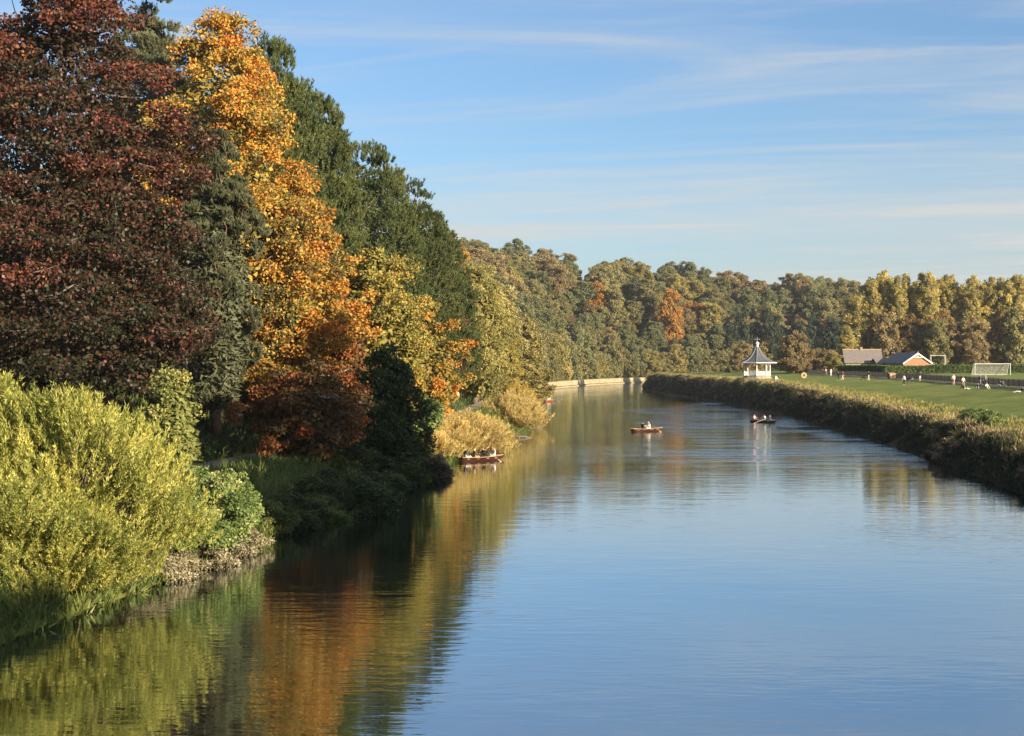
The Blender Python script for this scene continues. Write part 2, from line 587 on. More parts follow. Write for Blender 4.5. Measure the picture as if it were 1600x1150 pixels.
wm = mesh_np('river', [(-60, -120, 0), (600, -120, 0), (600, 800, 0), (-60, 800, 0)], [(0, 1, 2, 3)], water_mat())
tag(link('river', wm), kind='structure')


def ray_ground(px, py, y0=40., y1=700.):
    """the spot on the land that shows at photo pixel (px, py)"""
    Y = np.linspace(y0, y1, 2600)
    X = (px - 800) / F * Y
    z = np.maximum(land(X, Y)[0], 0)
    line = CAMZ + (HOR - py) / F * Y
    hit = np.nonzero(z >= line)[0]
    i = hit[0] if len(hit) else len(Y) - 1
    return Vector((X[i], Y[i], z[i]))


def strip(name, pts, width, lift, mat, smooth_it=2):
    P = chaikin(pts, smooth_it)
    Q = [P[0]]
    for p, q in zip(P[:-1], P[1:]):
        n = max(1, int(np.hypot(*(q - p)) / 1.5))
        for i in range(1, n + 1):
            Q.append(p + (q - p) * i / n)
    Q = np.array(Q)
    T = np.gradient(Q, axis=0)
    T /= np.linalg.norm(T, axis=1)[:, None]
    Nn = np.stack([-T[:, 1], T[:, 0]], 1)
    cols = 5
    V, Fc = [], []
    for j in range(cols):
        o = (j / (cols - 1) - .5) * width
        p = Q + Nn * o
        V.append(np.column_stack([p, land(p[:, 0], p[:, 1])[0] + lift]))
    V = np.stack(V, 1).reshape(-1, 3)
    n = len(Q)
    for i in range(n - 1):
        for j in range(cols - 1):
            b = i * cols + j
            Fc.append((b, b + 1, b + cols + 1, b + cols))
    return tag(link(name, mesh_np(name, V, Fc, mat, smooth=True)), kind='structure')


M['path'] = plain('path_gravel', (.30, .25, .19), .95, .25, 1.2, .02)
M['tarmac'] = plain('path_tarmac', (.22, .18, .125), .9, .15, 1.5, .01)


def off_line(P, dist):
    P = np.array(P)
    T = np.gradient(P, axis=0)
    T /= np.linalg.norm(T, axis=1)[:, None]
    return P + np.stack([-T[:, 1], T[:, 0]], 1) * dist


lp = [p for p in off_line(LB, 8.2) if -40 < p[1] < 470]
strip('riverside_footpath', lp, 2.4, .07, M['path'], 1)
FEN = [(q.x, q.y) for q in (ray_ground(a_, b_) for a_, b_ in ((1740, 617), (1600, 604.5), (1500, 597.5), (1390, 590), (1300, 586), (1262, 584)))]
strip('lawn_footpath', [(x - 1.6, y) for x, y in FEN], 1.4, .06, M['tarmac'])


# ------------------------------------------------------------------ foliage
def unit(v):
    return v / (np.linalg.norm(v, axis=-1, keepdims=True) + 1e-9)


def rnd_dir(r, n):
    return unit(r.normal(size=(n, 3)))


class Leaves:
    def __init__(self, rng, blade=False):
        self.r = rng
        self.blade = blade
        self.P, self.A, self.B, self.T = [], [], [], []

    def put(self, P, axis, nrm, L, W, tone):
        """P root of leaf, axis its long direction, nrm its facing"""
        r = self.r
        n = len(P)
        axis = unit(axis)
        side = unit(np.cross(axis, nrm))
        L = L * r.uniform(.7, 1.25, n)[:, None]
        W = W * r.uniform(.7, 1.25, n)[:, None]
        self.P.append(P)
        self.A.append(axis * L)
        self.B.append(side * W * .5)
        self.T.append(np.clip(tone, 0, 1))

    def balls(self, C, rad, k, flat, L, W, tone, up=.3, jit=.55, droop=0., tvar=.3):
        """round sprays of leaves; C centres, rad radius per centre"""
        r = self.r
        m = len(C)
        v = rnd_dir(r, m * k)
        v[:, 2] = np.abs(v[:, 2]) * np.where(r.random(m * k) < .72, 1, -1)
        rr = np.repeat(rad, k) * r.uniform(.35, 1.0, m * k) ** .6
        P = np.repeat(C, k, 0) + v * rr[:, None] * np.array([1, 1, flat])
        nrm = unit(v * .7 + rnd_dir(r, m * k) * jit + np.array([0, 0, up]))
        ax = unit(np.cross(nrm, rnd_dir(r, m * k)) + v * .4 + np.array([0, 0, -droop]))
        t = np.repeat(tone, k) + r.normal(0, tvar * .5, m * k)
        self.put(P, ax, nrm, L, W, t)

    def shoots(self, P0, D, ln, rad, k, L, W, tone, ang=.6, tvar=.3, t0=0., bend=0.):
        """leafy or needled shoots from P0 along D"""
        r = self.r
        m = len(P0)
        t = r.uniform(t0, 1, m * k)
        Dk = np.repeat(D, k, 0)
        lk = np.repeat(ln, k)
        pr = unit(np.cross(Dk, rnd_dir(r, m * k)))
        P = np.repeat(P0, k, 0) + Dk * (lk * t)[:, None] + pr * (rad * r.random(m * k) * (1.1 - t * .6))[:, None]
        P[:, 2] -= bend * lk * t * t
        ax = Dk * math.cos(ang) + pr * math.sin(ang) * r.uniform(.5, 1.4, m * k)[:, None]
        nrm = unit(pr + rnd_dir(r, m * k) * .8)
        tt = np.repeat(tone, k) + r.normal(0, tvar * .5, m * k)
        self.put(P, ax, nrm, L, W, tt)

    def fill(self, n, z0, z1, rx, ry, prof, L, W, lean=(0, 0), tone=(.1, .5)):
        """the crowded leaves of the inner crown"""
        r = self.r
        C, out, t = envelope(r, n, z0, z1, rx * .82, ry * .82, prof, .1, .05, lean)
        ax = unit(rnd_dir(r, len(C)) * np.array([1, 1, .6]) + np.array([0, 0, -.3]))
        self.put(C, ax, unit(out + rnd_dir(r, len(C)) * .6), L, W, r.uniform(tone[0], tone[1], len(C)))

    def mesh(self, name, mat):
        P, A, B, T = (np.concatenate(q) for q in (self.P, self.A, self.B, self.T))
        n = len(P)
        if self.blade:                          # narrow pointed blades need only three corners
            V = np.stack([P - B, P + B, P + A], 1)
            return mesh_np(name, V.reshape(-1, 3), np.arange(n * 3).reshape(n, 3), mat, T)
        V = np.empty((n, 4, 3))
        V[:, 0] = P
        V[:, 1] = P + A * .45 + B
        V[:, 2] = P + A
        V[:, 3] = P + A * .45 - B
        return mesh_np(name, V.reshape(-1, 3), np.arange(n * 4).reshape(n, 4), mat, T)


PROF = {
    'dome': lambda t: np.sqrt(np.clip(1 - (np.clip(t, 0, 1) * 1.25 - .25) ** 2, 0, 1)),
    'egg': lambda t: np.sin(np.pi * np.clip(t, .0, 1) ** .75) ** .7,
    'wide': lambda t: np.clip(np.minimum(1, .55 + t * 1.6), 0, 1) * np.sqrt(np.clip(1 - t ** 2.6, 0, 1)),
    'beech': lambda t: np.clip(np.minimum(1, .75 + t * 1.5), 0, 1) * (np.clip(1 - t, 0, 1) ** .55),
    'column': lambda t: np.clip(np.minimum(1, .35 + 3.2 * t), 0, 1) * np.clip(1 - t ** 3.2, 0, 1) ** .8,
    'mound': lambda t: np.sqrt(np.clip(1 - t ** 2, 0, 1)),
    'pine': lambda t: np.clip(np.minimum(1, .5 + 2.2 * t), 0, 1) * np.clip(1 - t ** 1.8, 0, 1) ** .75 + .06,
}


def envelope(r, n, z0, z1, rx, ry, prof, inner=.5, lob=.16, lean=(0, 0)):
    """points spread through a crown, mostly near its outside, with their outward directions"""
    f = PROF[prof]
    t = r.random(n * 4)
    keep = r.random(n * 4) < f(t) * .85 + .15
    t = t[keep][:n]
    n = len(t)
    an = r.uniform(0, 2 * np.pi, n)
    p1, p2 = r.uniform(0, 6, 2)
    rho = inner + (1 - inner) * np.sqrt(r.random(n))
    k = f(t) * rho * (1 + lob * np.sin(3 * an + p1 + 5 * t) + lob * .7 * np.sin(5 * an - p2 + 9 * t))
    P = np.stack([rx * k * np.cos(an) + lean[0] * t, ry * k * np.sin(an) + lean[1] * t, z0 + (z1 - z0) * t], 1)
    out = np.stack([np.cos(an) * (1 - t * .6), np.sin(an) * (1 - t * .6), (t - .35) * 1.2], 1)
    return P, unit(out), t


def limb_mesh(r, name, mat, H, r0, targets, lean=(0, 0), top=.8, n=7, wig=.25, fork=None):
    """tapered trunk with limbs curving out to some of the foliage"""
    mb = MB()
    ht = H * top
    k = 7
    tr = []
    for i in range(k + 1):
        s = i / k
        tr.append(Vector((lean[0] * s * top + r.normal(0, wig * .25) * (0 < i), lean[1] * s * top + r.normal(0, wig * .25) * (0 < i), ht * s)))
    rad = [r0 * (1.35 if i == 0 else 1) * (1 - .88 * i / k) for i in range(k + 1)]
    mb.tube(tr, rad, n)
    for tgt in targets:
        tgt = Vector(tgt)
        s = min(max(tgt.z / ht * r.uniform(.45, .8), .12), .95)
        j = s * k
        i = int(j)
        b = tr[i].lerp(tr[min(i + 1, k)], j - i)
        rb = r0 * (1 - .88 * s) * .45
        L = (tgt - b).length
        mid = b.lerp(tgt, .5) + Vector((r.normal(0, .06 * L), r.normal(0, .06 * L), .10 * L))
        q = b.lerp(mid, .5) + Vector((0, 0, .03 * L))
        q2 = mid.lerp(tgt, .5) + Vector((r.normal(0, .04 * L), r.normal(0, .04 * L), .03 * L))
        mb.tube([b, q, mid, q2, tgt], [rb, rb * .8, rb * .6, rb * .4, rb * .15], 5, False)
    return mb.mesh(name, mat, True)


def broadleaf(seed, H, z0, rx, ry, prof, n1, r1, n2, r2, k, L, W, mat, bark, trunk_r=.35, flat=.65, lean=(0, 0), tone_fn=None, limbs=18, inner=.45, lob=.16, droop=.15, twigs=0, top=.8, tvar=.3, fill=5000, fL=None, jit=.8, trange=(.15, .85)):
    fL = fL or L * 2.0
    r = np.random.default_rng(seed)
    C, out, t = envelope(r, n1, z0, H, rx, ry, prof, inner, lob, lean)
    n1 = len(C)
    lt = tone_fn(r, C, t, out) if tone_fn else r.uniform(*trange, n1)
    lr = r1 * r.uniform(.65, 1.3, n1)
    v = rnd_dir(r, n1 * n2)
    v = unit(v + np.repeat(out, n2, 0) * .55 + np.array([0, 0, .15]))
    S = np.repeat(C, n2, 0) + v * (np.repeat(lr, n2) * r.uniform(.55, 1.05, n1 * n2))[:, None] * np.array([1, 1, flat])
    S[:, 2] = np.maximum(S[:, 2], .15)
    st = np.repeat(lt, n2) + r.normal(0, .10, n1 * n2)
    lv = Leaves(r)
    lv.balls(S, r2 * r.uniform(.6, 1.3, n1 * n2), k, flat, L, W, st, droop=droop, tvar=tvar, jit=jit)
    if fill:
        lv.fill(fill, z0 + .04 * (H - z0), H - .05 * (H - z0), rx, ry, prof, fL, fL * .7, lean)
    pick = r.choice(n1, min(limbs, n1), replace=False)
    tm = limb_mesh(r, 'trunk', bark, H, trunk_r, C[pick], lean, top)
    if twigs:
        mb = MB()
        for i in r.choice(n1 * n2, twigs, replace=False):
            b = Vector(C[i // n2])
            e = Vector(S[i])
            e = e + (e - b) * .35
            mid = b.lerp(e, .5) + Vector(r.normal(0, .12, 3))
            mb.tube([b, mid, e], [.05, .035, .012], 4, False)
        return tm, lv.mesh('crown', mat), mb.mesh('branches', bark)
    return tm, lv.mesh('crown', mat), None


def pine(seed, H, z0, rx, mat, bark, nsh=1100, k=34, sl=.85, lean=(0, 0), prof='pine', L=.30, W=.085, inner=.5, ncl=95, lob=.14):
    r = np.random.default_rng(seed)
    C, out, t = envelope(r, ncl, z0, H, rx, rx, prof, inner, lob, lean)
    n1 = len(C)
    n2 = max(1, nsh // n1)
    v = unit(rnd_dir(r, n1 * n2) + np.repeat(out, n2, 0) * .8 + np.array([0, 0, .5]))
    cr = np.repeat(rx * .21 * r.uniform(.7, 1.2, n1), n2)
    S = np.repeat(C, n2, 0) + v * cr[:, None] * np.array([1, 1, .7])
    D = unit(v * .45 + rnd_dir(r, n1 * n2) * .25 + np.array([0, 0, 1.0]))
    tone = np.repeat(r.uniform(.2, .8, n1), n2)
    lv = Leaves(r, True)
    lv.shoots(S, D, sl * r.uniform(.6, 1.25, n1 * n2), .07, k, L, W, tone, ang=.62)
    lv.fill(9000, z0, H * .95, rx * .95, rx * .95, prof, .55, .2, lean)
    tm = limb_mesh(r, 'trunk', bark, H, .33, C[r.choice(n1, 40, replace=False)], lean, .96)
    return tm, lv.mesh('crown', mat), None


def place(name, meshes, loc, rz, label, cat='tree', group=None, scale=1.0, mat=None, pitch=0.):
    e = empty(name, loc, rz)
    if scale != 1.0:
        e.scale = (scale,) * 3 if isinstance(scale, (int, float)) else scale
    tm, cm, bm = meshes
    if tm is not None:
        link('trunk', tm, e)
    c = link('crown', cm, e)
    if mat is not None:
        c.material_slots[0].link = 'OBJECT'
        c.material_slots[0].material = mat
    if bm is not None:
        link('branches', bm, e)['kind'] = 'stuff'
    tag(e, label, cat, group)
    return e


def at(px, Y, sink=.15):
    x = PX(px, Y)
    return Vector((x, Y, hz(x, Y) - sink))


# --- the great copper beech at the left
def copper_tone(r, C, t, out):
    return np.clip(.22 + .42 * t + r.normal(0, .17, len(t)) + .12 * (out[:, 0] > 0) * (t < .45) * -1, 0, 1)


p = at(95, 95)
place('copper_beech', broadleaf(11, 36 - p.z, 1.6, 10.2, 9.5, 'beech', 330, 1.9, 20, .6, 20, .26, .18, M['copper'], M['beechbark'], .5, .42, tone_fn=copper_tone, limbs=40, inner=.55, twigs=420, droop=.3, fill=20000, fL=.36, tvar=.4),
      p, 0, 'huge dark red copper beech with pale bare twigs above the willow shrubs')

p = at(-190, 100)
place('copper_beech', broadleaf(12, 30 - p.z, 2, 8, 8, 'beech', 110, 1.9, 12, .7, 18, .36, .26, M['copper'], M['beechbark'], .5, .5, tone_fn=copper_tone, limbs=30, inner=.5, droop=.3),
      p, 1.0, 'smaller copper beech on the slope beside the huge one')

# --- grey-green pine standing between the beech and the golden trees
p = at(236, 124)
place('grey_green_pine', pine(22, PZ(-8, 124) - p.z, 12, 4.6, M['greypine'], M['pinebark'], 2600, 34, .7, inner=.5, prof='column'), p, 0, 'grey-green pine whose top rises just behind the copper beech')
p = at(338, 108)
place('grey_green_pine', pine(21, PZ(225, 108) - p.z, 2.5, 3.4, M['greypine'], M['pinebark'], 2000, 34, .5, inner=.45, prof='column'), p, 0, 'soft grey-green pine squeezed between copper beech and golden beech')


def gold_tone(r, C, t, out):
    return np.clip(.28 + .40 * (t - .3) + r.normal(0, .20, len(t)), 0, 1)


def orange_tone(r, C, t, out):
    return np.clip(.40 + .16 * out[:, 0] + r.normal(0, .22, len(t)), 0, 1)


p = at(345, 114)
place('golden_beech', broadleaf(31, 35.4 - p.z, 8, 5.6, 5.0, 'dome', 230, 1.35, 13, .55, 25, .26, .18, M['gold'], M['beechbark'], .4, .6, tone_fn=gold_tone, limbs=40, inner=.45, twigs=260, tvar=.5),
      p, 0, 'tall golden yellow beech rising beside the grey-green pine', group=None)
p = at(440, 117)
place('orange_beech', broadleaf(32, 24.6 - p.z, 2.5, 5.6, 5.2, 'egg', 240, 1.3, 13, .55, 25, .26, .18, M['orange'], M['beechbark'], .4, .6, tone_fn=orange_tone, limbs=40, inner=.45, twigs=260, tvar=.5),
      p, 0, 'bright orange beech hanging over the dark path')

# --- the black pines along the skyline
PINES = [pine(41, 30, 6, 4.6, M['pine'], M['pinebark'], 4400, 34, .85, inner=.5, ncl=380, lob=.03, prof='dome'), pine(42, 27, 4, 5.8, M['pine'], M['pinebark'], 4800, 32, .7, inner=.68, prof='dome', ncl=420, lob=.03)]
for i, (px, Y, ty, v, wx) in enumerate([(415, 128, 84, 0, 1.1), (478, 138, 152, 0, 1.1), (560, 151, 236, 1, 1.08), (622, 163, 288, 1, 1.1), (658, 180, 344, 1, 1.05)]):
    p = at(px, Y)
    h = PZ(ty, Y) - p.z
    s = h / (30, 27)[v]
    lab = ['dark pine just right of the golden beech top, tallest on the skyline', 'dark pine second down the skyline from the golden beech',
           'dense dark pine in the middle of the sloping skyline', 'dense dark pine with full crown near the end of the pines', 'last dark pine of the row, beside the pale yellow willow'][i]
    place('black_pine', PINES[v], p, i * 1.9, lab, group='dark pines along the skyline', scale=(wx, wx, s))

# --- mixed trees below the pines
mk = broadleaf
p = at(588, 134)
place('yellow_maple', mk(51, PZ(372, 134) - p.z, 2.5, 4.2, 4.0, 'egg', 90, 1.2, 12, .55, 28, .26, .19, M['yellowgreen'], M['bark'], .3, .55, limbs=30, twigs=60), p, 0,
      'yellow-green maple turning orange, below the dark pines')
p = at(655, 152)
place('olive_maple', mk(52, PZ(478, 152) - p.z, 1.6, 4.6, 4.0, 'wide', 80, 1.2, 12, .55, 28, .27, .2, M['oliveorange'], M['bark'], .3, .5, limbs=30, twigs=60), p, 0,
      'olive and brown-orange maple over the walkers on the path')
p = at(694, 178)
place('red_maple', mk(53, PZ(468, 178) - p.z, 5, 2.6, 2.6, 'dome', 40, 1.0, 10, .5, 24, .28, .2, M['red'], M['bark'], .2, .6, limbs=16), p, 0, 'dark red small tree in front of the pale yellow willow')
p = at(610, 118)
place('slender_maple', mk(54, PZ(440, 122) - p.z, 3, 3.2, 3.2, 'egg', 60, 1.1, 10, .5, 26, .25, .18, M['yellowgreen'], M['bark'], .25, .55, limbs=22), at(604, 122), 0,
      'slender yellow and green tree between the orange beech and olive maple')
p = at(548, 120)
place('russet_tree', mk(55, PZ(470, 120) - p.z, 1.5, 1.9, 2.2, 'egg', 40, .9, 10, .45, 24, .24, .17, M['russet'], M['bark'], .2, .6, limbs=16), p, 0,
      'narrow russet tree standing against the orange beech')
p = at(486, 101)
place('russet_tree', mk(56, 8.6 - p.z, .4, 3.7, 3.2, 'wide', 70, .95, 12, .45, 28, .22, .15, M['russet'], M['palebark'], .22, .6, limbs=24, droop=.6, twigs=160, lob=.34, fill=2500), p, 0,
      'drooping russet tree in deep shade by the river path')
p = at(606, 113)
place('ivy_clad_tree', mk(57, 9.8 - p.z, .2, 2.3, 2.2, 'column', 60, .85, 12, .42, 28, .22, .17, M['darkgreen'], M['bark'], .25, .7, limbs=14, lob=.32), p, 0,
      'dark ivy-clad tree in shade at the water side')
p = at(645, 128)
place('shaded_maple', mk(58, 6.0 - p.z, 1.2, 2.2, 2.0, 'wide', 34, .8, 10, .42, 20, .26, .2, M['ivy'], M['bark'], .15, .5, limbs=14), p, 0,
      'small broad-leaved maple beside the dark ivy-clad tree')

p = at(268, 76)
place('young_hazel', mk(59, PZ(588, 73) - p.z, .8, 1.5, 1.5, 'egg', 30, .7, 10, .42, 20, .17, .13, M['hazel'], M['bark'], .1, .6, limbs=16), p, 0, 'young pale green hazel between willow shrub and dark path')

# --- pale willows and yellow trees further along the bank
WIL = mk(61, 23, 1.0, 5.6, 5.4, 'egg', 120, 1.5, 10, .75, 30, .5, .15, M['palewillow'], M['bark'], .4, .8, limbs=24, droop=.9)
p = at(742, 226)
place('pale_willow', WIL, p, 0, 'large pale yellow-green willow beside the footpath bend', scale=(1, 1, (PZ(415, 226) - p.z) / 23))
p = at(708, 246)
place('orange_topped_tree', mk(62, PZ(388, 246) - p.z, 6, 4.8, 4.6, 'egg', 70, 1.4, 10, .7, 24, .42, .28, M['h_orange'], M['bark'], .3, .65, limbs=16), p, 0, 'orange-topped tree just behind the pale willow')
p = at(782, 262)
place('yellow_willow', WIL, p, 2.0, 'yellow willow sheltering behind the pale willow', scale=(.62, .62, (PZ(480, 262) - p.z) / 23), mat=M['yellowgreen'])

# --- library of trees for the wood
r_h = []
for i, (prof, rx, H, z0, n1) in enumerate([('dome', 6.0, 15, .8, 54), ('dome', 5.4, 16, .6, 50), ('dome', 6.6, 14, .8, 56), ('dome', 6.9, 17, 1.2, 62), ('dome', 6.2, 14, .5, 54), ('dome', 5.7, 16, .6, 52)]):
    r_h.append(mk(100 + i, H, z0, rx, rx * .95, prof, n1, 1.55, 14, .75, 22, .52, .42, M['h_olive'], M['bark'], .3, .72, limbs=12, lob=.2, inner=.55, fill=1500, fL=1.1, jit=.6, tvar=.2, trange=(.3, .7)))

KINDS = {'h_olive': 'olive green oak', 'h_green': 'deep green sycamore', 'h_yellow': 'yellowing lime tree', 'h_brown': 'brownish oak', 'h_orange': 'orange cherry tree'}
NAMES = {'h_olive': 'oak', 'h_green': 'sycamore', 'h_yellow': 'lime_tree', 'h_brown': 'brown_oak', 'h_orange': 'cherry_tree'}
rw = np.random.default_rng(5)
wood = []


def wood_tree(x, y, kind, s, where, grp, sz=None):
    z = hz(x, y) - .3
    place(NAMES[kind], r_h[int(rw.integers(6))], (x, y, z), float(rw.uniform(0, 6.28)), KINDS[kind] + where, group=grp, scale=(s, s, sz or s * float(rw.uniform(.88, 1.05))), mat=M[kind])
    wood.append((x, y))


# along the far river bend, explicit
for px, Y, kind, ty in [(796, 330, 'h_yellow', 462), (812, 372, 'h_olive', 490), (808, 300, 'h_yellow', 545), (780, 300, 'h_olive', 452)]:
    x = PX(px, Y)
    wood_tree(x, Y, kind, 1.0, ' at the water edge of the river bend', 'trees lining the river bend', (PZ(ty, Y) - hz(x, Y)) / 16.5)
bend = [q for q in off_line(LB, 9.0) if 400 < q[1] < 800 and q[0] < 190]
bend = np.array(bend)
bl = np.concatenate([[0], np.cumsum(np.hypot(*(bend[1:] - bend[:-1]).T))])
for i, q in enumerate(np.arange(4, bl[-1], 9.5)):
    x, Y = float(np.interp(q, bl, bend[:, 0]) + rw.uniform(-1, 1)), float(np.interp(q, bl, bend[:, 1]) + rw.uniform(-1, 1))
    kind = ['h_olive', 'h_yellow', 'h_green', 'h_olive', 'h_olive', 'h_green', 'h_yellow'][i % 7]
    wood_tree(x, Y, kind, .85, ' at the water edge of the river bend', 'trees lining the river bend', float(rw.uniform(.7, 1.15)))

# the wooded slope behind: rows that follow the contour
for tries in range(9000):
    if len(wood) > 345:
        break
    Y = float(rw.uniform(255, 860))
    px = float(rw.uniform(640, 1390))
    x = PX(px, Y)
    z, c, sd, d = (q[0] for q in land(np.array([x]), np.array([Y])))
    if sd != 1 or d < 13 or d > 110 or (Y < 420 and d > 60) or px > 1390:
        continue
    if min((x - a_) ** 2 + (Y - b_) ** 2 for a_, b_ in wood) < 7.0 ** 2:
        continue
    kind = rw.choice(list(KINDS), p=[.46, .29, .07, .15, .03])
    wood_tree(x, Y, kind, float(rw.choice([.6, .72, .85, .95, 1.1])), ' in the wood on the far hillside', 'trees of the wood on the hillside')
# slope behind the near trees
for tries in range(3000):
    if len(wood) > 378:
        break
    Y = float(rw.uniform(90, 300))
    x = float(rw.uniform(-75, -14))
    z, c, sd, d = (q[0] for q in land(np.array([x]), np.array([Y])))
    if d < 22 or min((x - a_) ** 2 + (Y - b_) ** 2 for a_, b_ in wood) < 8.5 ** 2 or (x - PX(95, 95)) ** 2 + (Y - 95) ** 2 < 170:
        continue
    if z + 17 > PZ(150 + max(0, (800 + x / Y * F) - 450) * .95, Y):
        continue
    wood_tree(x, Y, rw.choice(['h_olive', 'h_green', 'h_brown']), float(rw.uniform(.85, 1.1)), ' on the slope behind the copper beech and pines', 'trees on the near slope')

# the single orange crown on the hillside
p = at(1046, 690)
place('cherry_tree', r_h[1], p, 0, 'bright orange cherry tree standing alone among the green hillside wood', scale=(1.0, 1.0, (PZ(452, 690) - p.z) / 17), mat=M['h_orange'])

for i, (px, Y, ty) in enumerate([(1138, 694, 512), (1160, 700, 500), (1180, 706, 505), (1203, 700, 498), (1226, 704, 502), (1250, 700, 506), (1272, 704, 500), (1296, 700, 508), (1318, 704, 503), (1340, 700, 510), (1215, 690, 535), (1258, 690, 538), (1170, 690, 538), (1305, 690, 535)]):  # the hillside's shade is put into the dark leaf colour of these trees
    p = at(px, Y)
    place('shade_dark_tree', r_h[i % 6], p, i * 1.7, 'tree in the hollow behind the bandstand, leaves coloured dark as shade', group='shade-coloured trees behind the bandstand', scale=(.9, .9, (PZ(ty, Y) - p.z) / 15), mat=M['shadegreen'])

# --- poplars and the brown trees under them, beyond the playing field
POP = [mk(120 + i, 31, 3.0, 3.3, 3.2, 'column', 100, .85, 10, .6, 22, .46, .32, M['poplar'], M['palebark'], .28, 1.2, limbs=14, lob=.12, inner=.4, fill=1400, fL=1.1) for i in range(3)]
rp_ = np.random.default_rng(8)
for i, px in enumerate(list(range(1358, 1650, 12)) + [1668, 1700, 1732]):
    Y = 470 + rp_.uniform(-7, 7)
    p = at(px + rp_.uniform(-4, 4), Y)
    ty = 427 + rp_.uniform(-4, 6) + (5 if px > 1470 else 0)
    place('poplar', POP[i % 3], p, i * 1.3, 'tall columnar yellow-green poplar in the row behind the brown trees', group='row of poplars', scale=(.92, .92, (PZ(ty, Y) - p.z) / 31))
for i, px in enumerate(range(1372, 1660, 17)):
    Y = 446 + rp_.uniform(-6, 6)
    p = at(px + rp_.uniform(-4, 4), Y)
    ty = 500 + rp_.uniform(-10, 14)
    k_ = ['hornbeam', 'h_brown', 'hornbeam', 'hornbeam', 'h_brown', 'h_olive', 'hornbeam', 'h_brown'][i % 8]
    place('hornbeam', r_h[i % 6], p, i * 2.1, 'brown and orange bushy tree standing in front of the tall poplars', group='brown trees before the poplars', scale=(.78, .78, (PZ(ty, Y) - p.z) / 15), mat=M[k_])
for i, (x, y, h) in enumerate([(128, 548, 30), (140, 552, 33), (152, 556, 33), (165, 560, 34), (178, 562, 34), (192, 566, 34), (206, 568, 33)]):  # extra trees added behind the row to throw shade onto the hillside
    place('poplar', POP[i % 3], (x, y, hz(x, y) - .2), i * 1.1, 'tall poplar added behind the front row to cast shade on the hillside', group='poplars added for hillside shade', scale=(1.5, 1.5, h / 31))
p = at(1322, 440)
place('young_poplar', POP[0], p, .5, 'small bright yellow poplar beside the long-roofed pavilion', scale=(.62, .62, (PZ(503, 440) - p.z) / 31), mat=M['h_yellow'])

# --- trees and shrubs round the bandstand
for px, Y, kind, ty, s, lab in [(1240, 395, 'h_brown', 524, .62, 'brown-olive tree right of the bandstand'), (1262, 410, 'h_olive', 545, .55, 'olive bush between the brown-olive tree and the walkers'),
                                (1288, 400, 'h_brown', 538, .55, 'russet bush beside the low yellow shrub'), (1303, 392, 'h_yellow', 552, .42, 'low yellow-green shrub near the pavilion corner'),
                                (1160, 455, 'h_brown', 538, .6, 'brown bush in shade just behind the bandstand')]:
    p = at(px, Y)
    place('bush' if s < .6 else 'field_maple', r_h[(px // 7) % 6], p, px, lab, 'tree' if s > .6 else 'bush', scale=(s, s, (PZ(ty, Y) - p.z) / 16), mat=M[kind])

# --- trees on the right bank beside the bridge, whose shade falls across the river
for i, (x, y, h, s) in enumerate([(41, 32, 29, .95), (42, 41, 32, 1.05), (43, 49, 32, 1.0), (45, 60, 32, 1.0), (47, 71, 29, .9), (57, 86, 17, .8), (44, -9, 27, .95), (46, -22, 29, 1.0)]):
    place('sycamore', r_h[i % 6], (x, y, hz(x, y) - .2), i * 1.7, 'tall sycamore on the lawn bank close to the footbridge', group='sycamores by the footbridge', scale=(s, s, (h - 4.5) / 16), mat=M['h_green'])


# ------------------------------------------------------------------ shrubs of the left bank
def willow_shrub(seed, H, rx, ry, n=900, k=55, L=.20, W=.042, mat=None, sl=1.5, spread=.5, t=(.2, .9), inner=.35, lob=.28):
    r = np.random.default_rng(seed)
    C, out, tt = envelope(r, n, .1, H * .86, rx, ry, 'mound', inner, lob)
    D = unit(out * np.array([1, 1, .3]) * spread + rnd_dir(r, len(C)) * .25 + np.array([0, 0, 1.]))
    ln = sl * r.uniform(.5, 1.25, len(C))
    P0 = C - D * (ln * .45)[:, None]
    P0[:, 2] = np.maximum(P0[:, 2], .05)
    cell = np.floor(C / 1.3)
    hsh = np.abs(np.sin(cell @ np.array([12.9, 78.2, 37.7])) * 43758.5) % 1
    tone = t[0] + (t[1] - t[0]) * (.65 * hsh + .35 * r.random(len(C)))
    lv = Leaves(r, True)
    lv.shoots(P0, D, ln, .10, k, L, W, tone, ang=.62, bend=.12, tvar=.45)
    mb = MB()
    for i in r.choice(len(C), min(len(C), 120), replace=False):
        b = Vector((C[i][0] * .12, C[i][1] * .12, 0))
        e = Vector(C[i])
        m_ = b.lerp(e, .5) + Vector((0, 0, .12 * H))
        mb.tube([b, m_, e], [.06, .04, .012], 4, False)
    return mb.mesh('stems', M['bark'], True), lv.mesh('foliage', mat), None


def place_shrub(name, meshes, loc, rz, label, cat='shrub', group=None, scale=1.0):
    e = empty(name, loc, rz)
    e.scale = (scale,) * 3 if isinstance(scale, (int, float)) else scale
    if meshes[0] is not None:
        link('stem', meshes[0], e)
    link('foliage', meshes[1], e)
    return tag(e, label, cat, group)


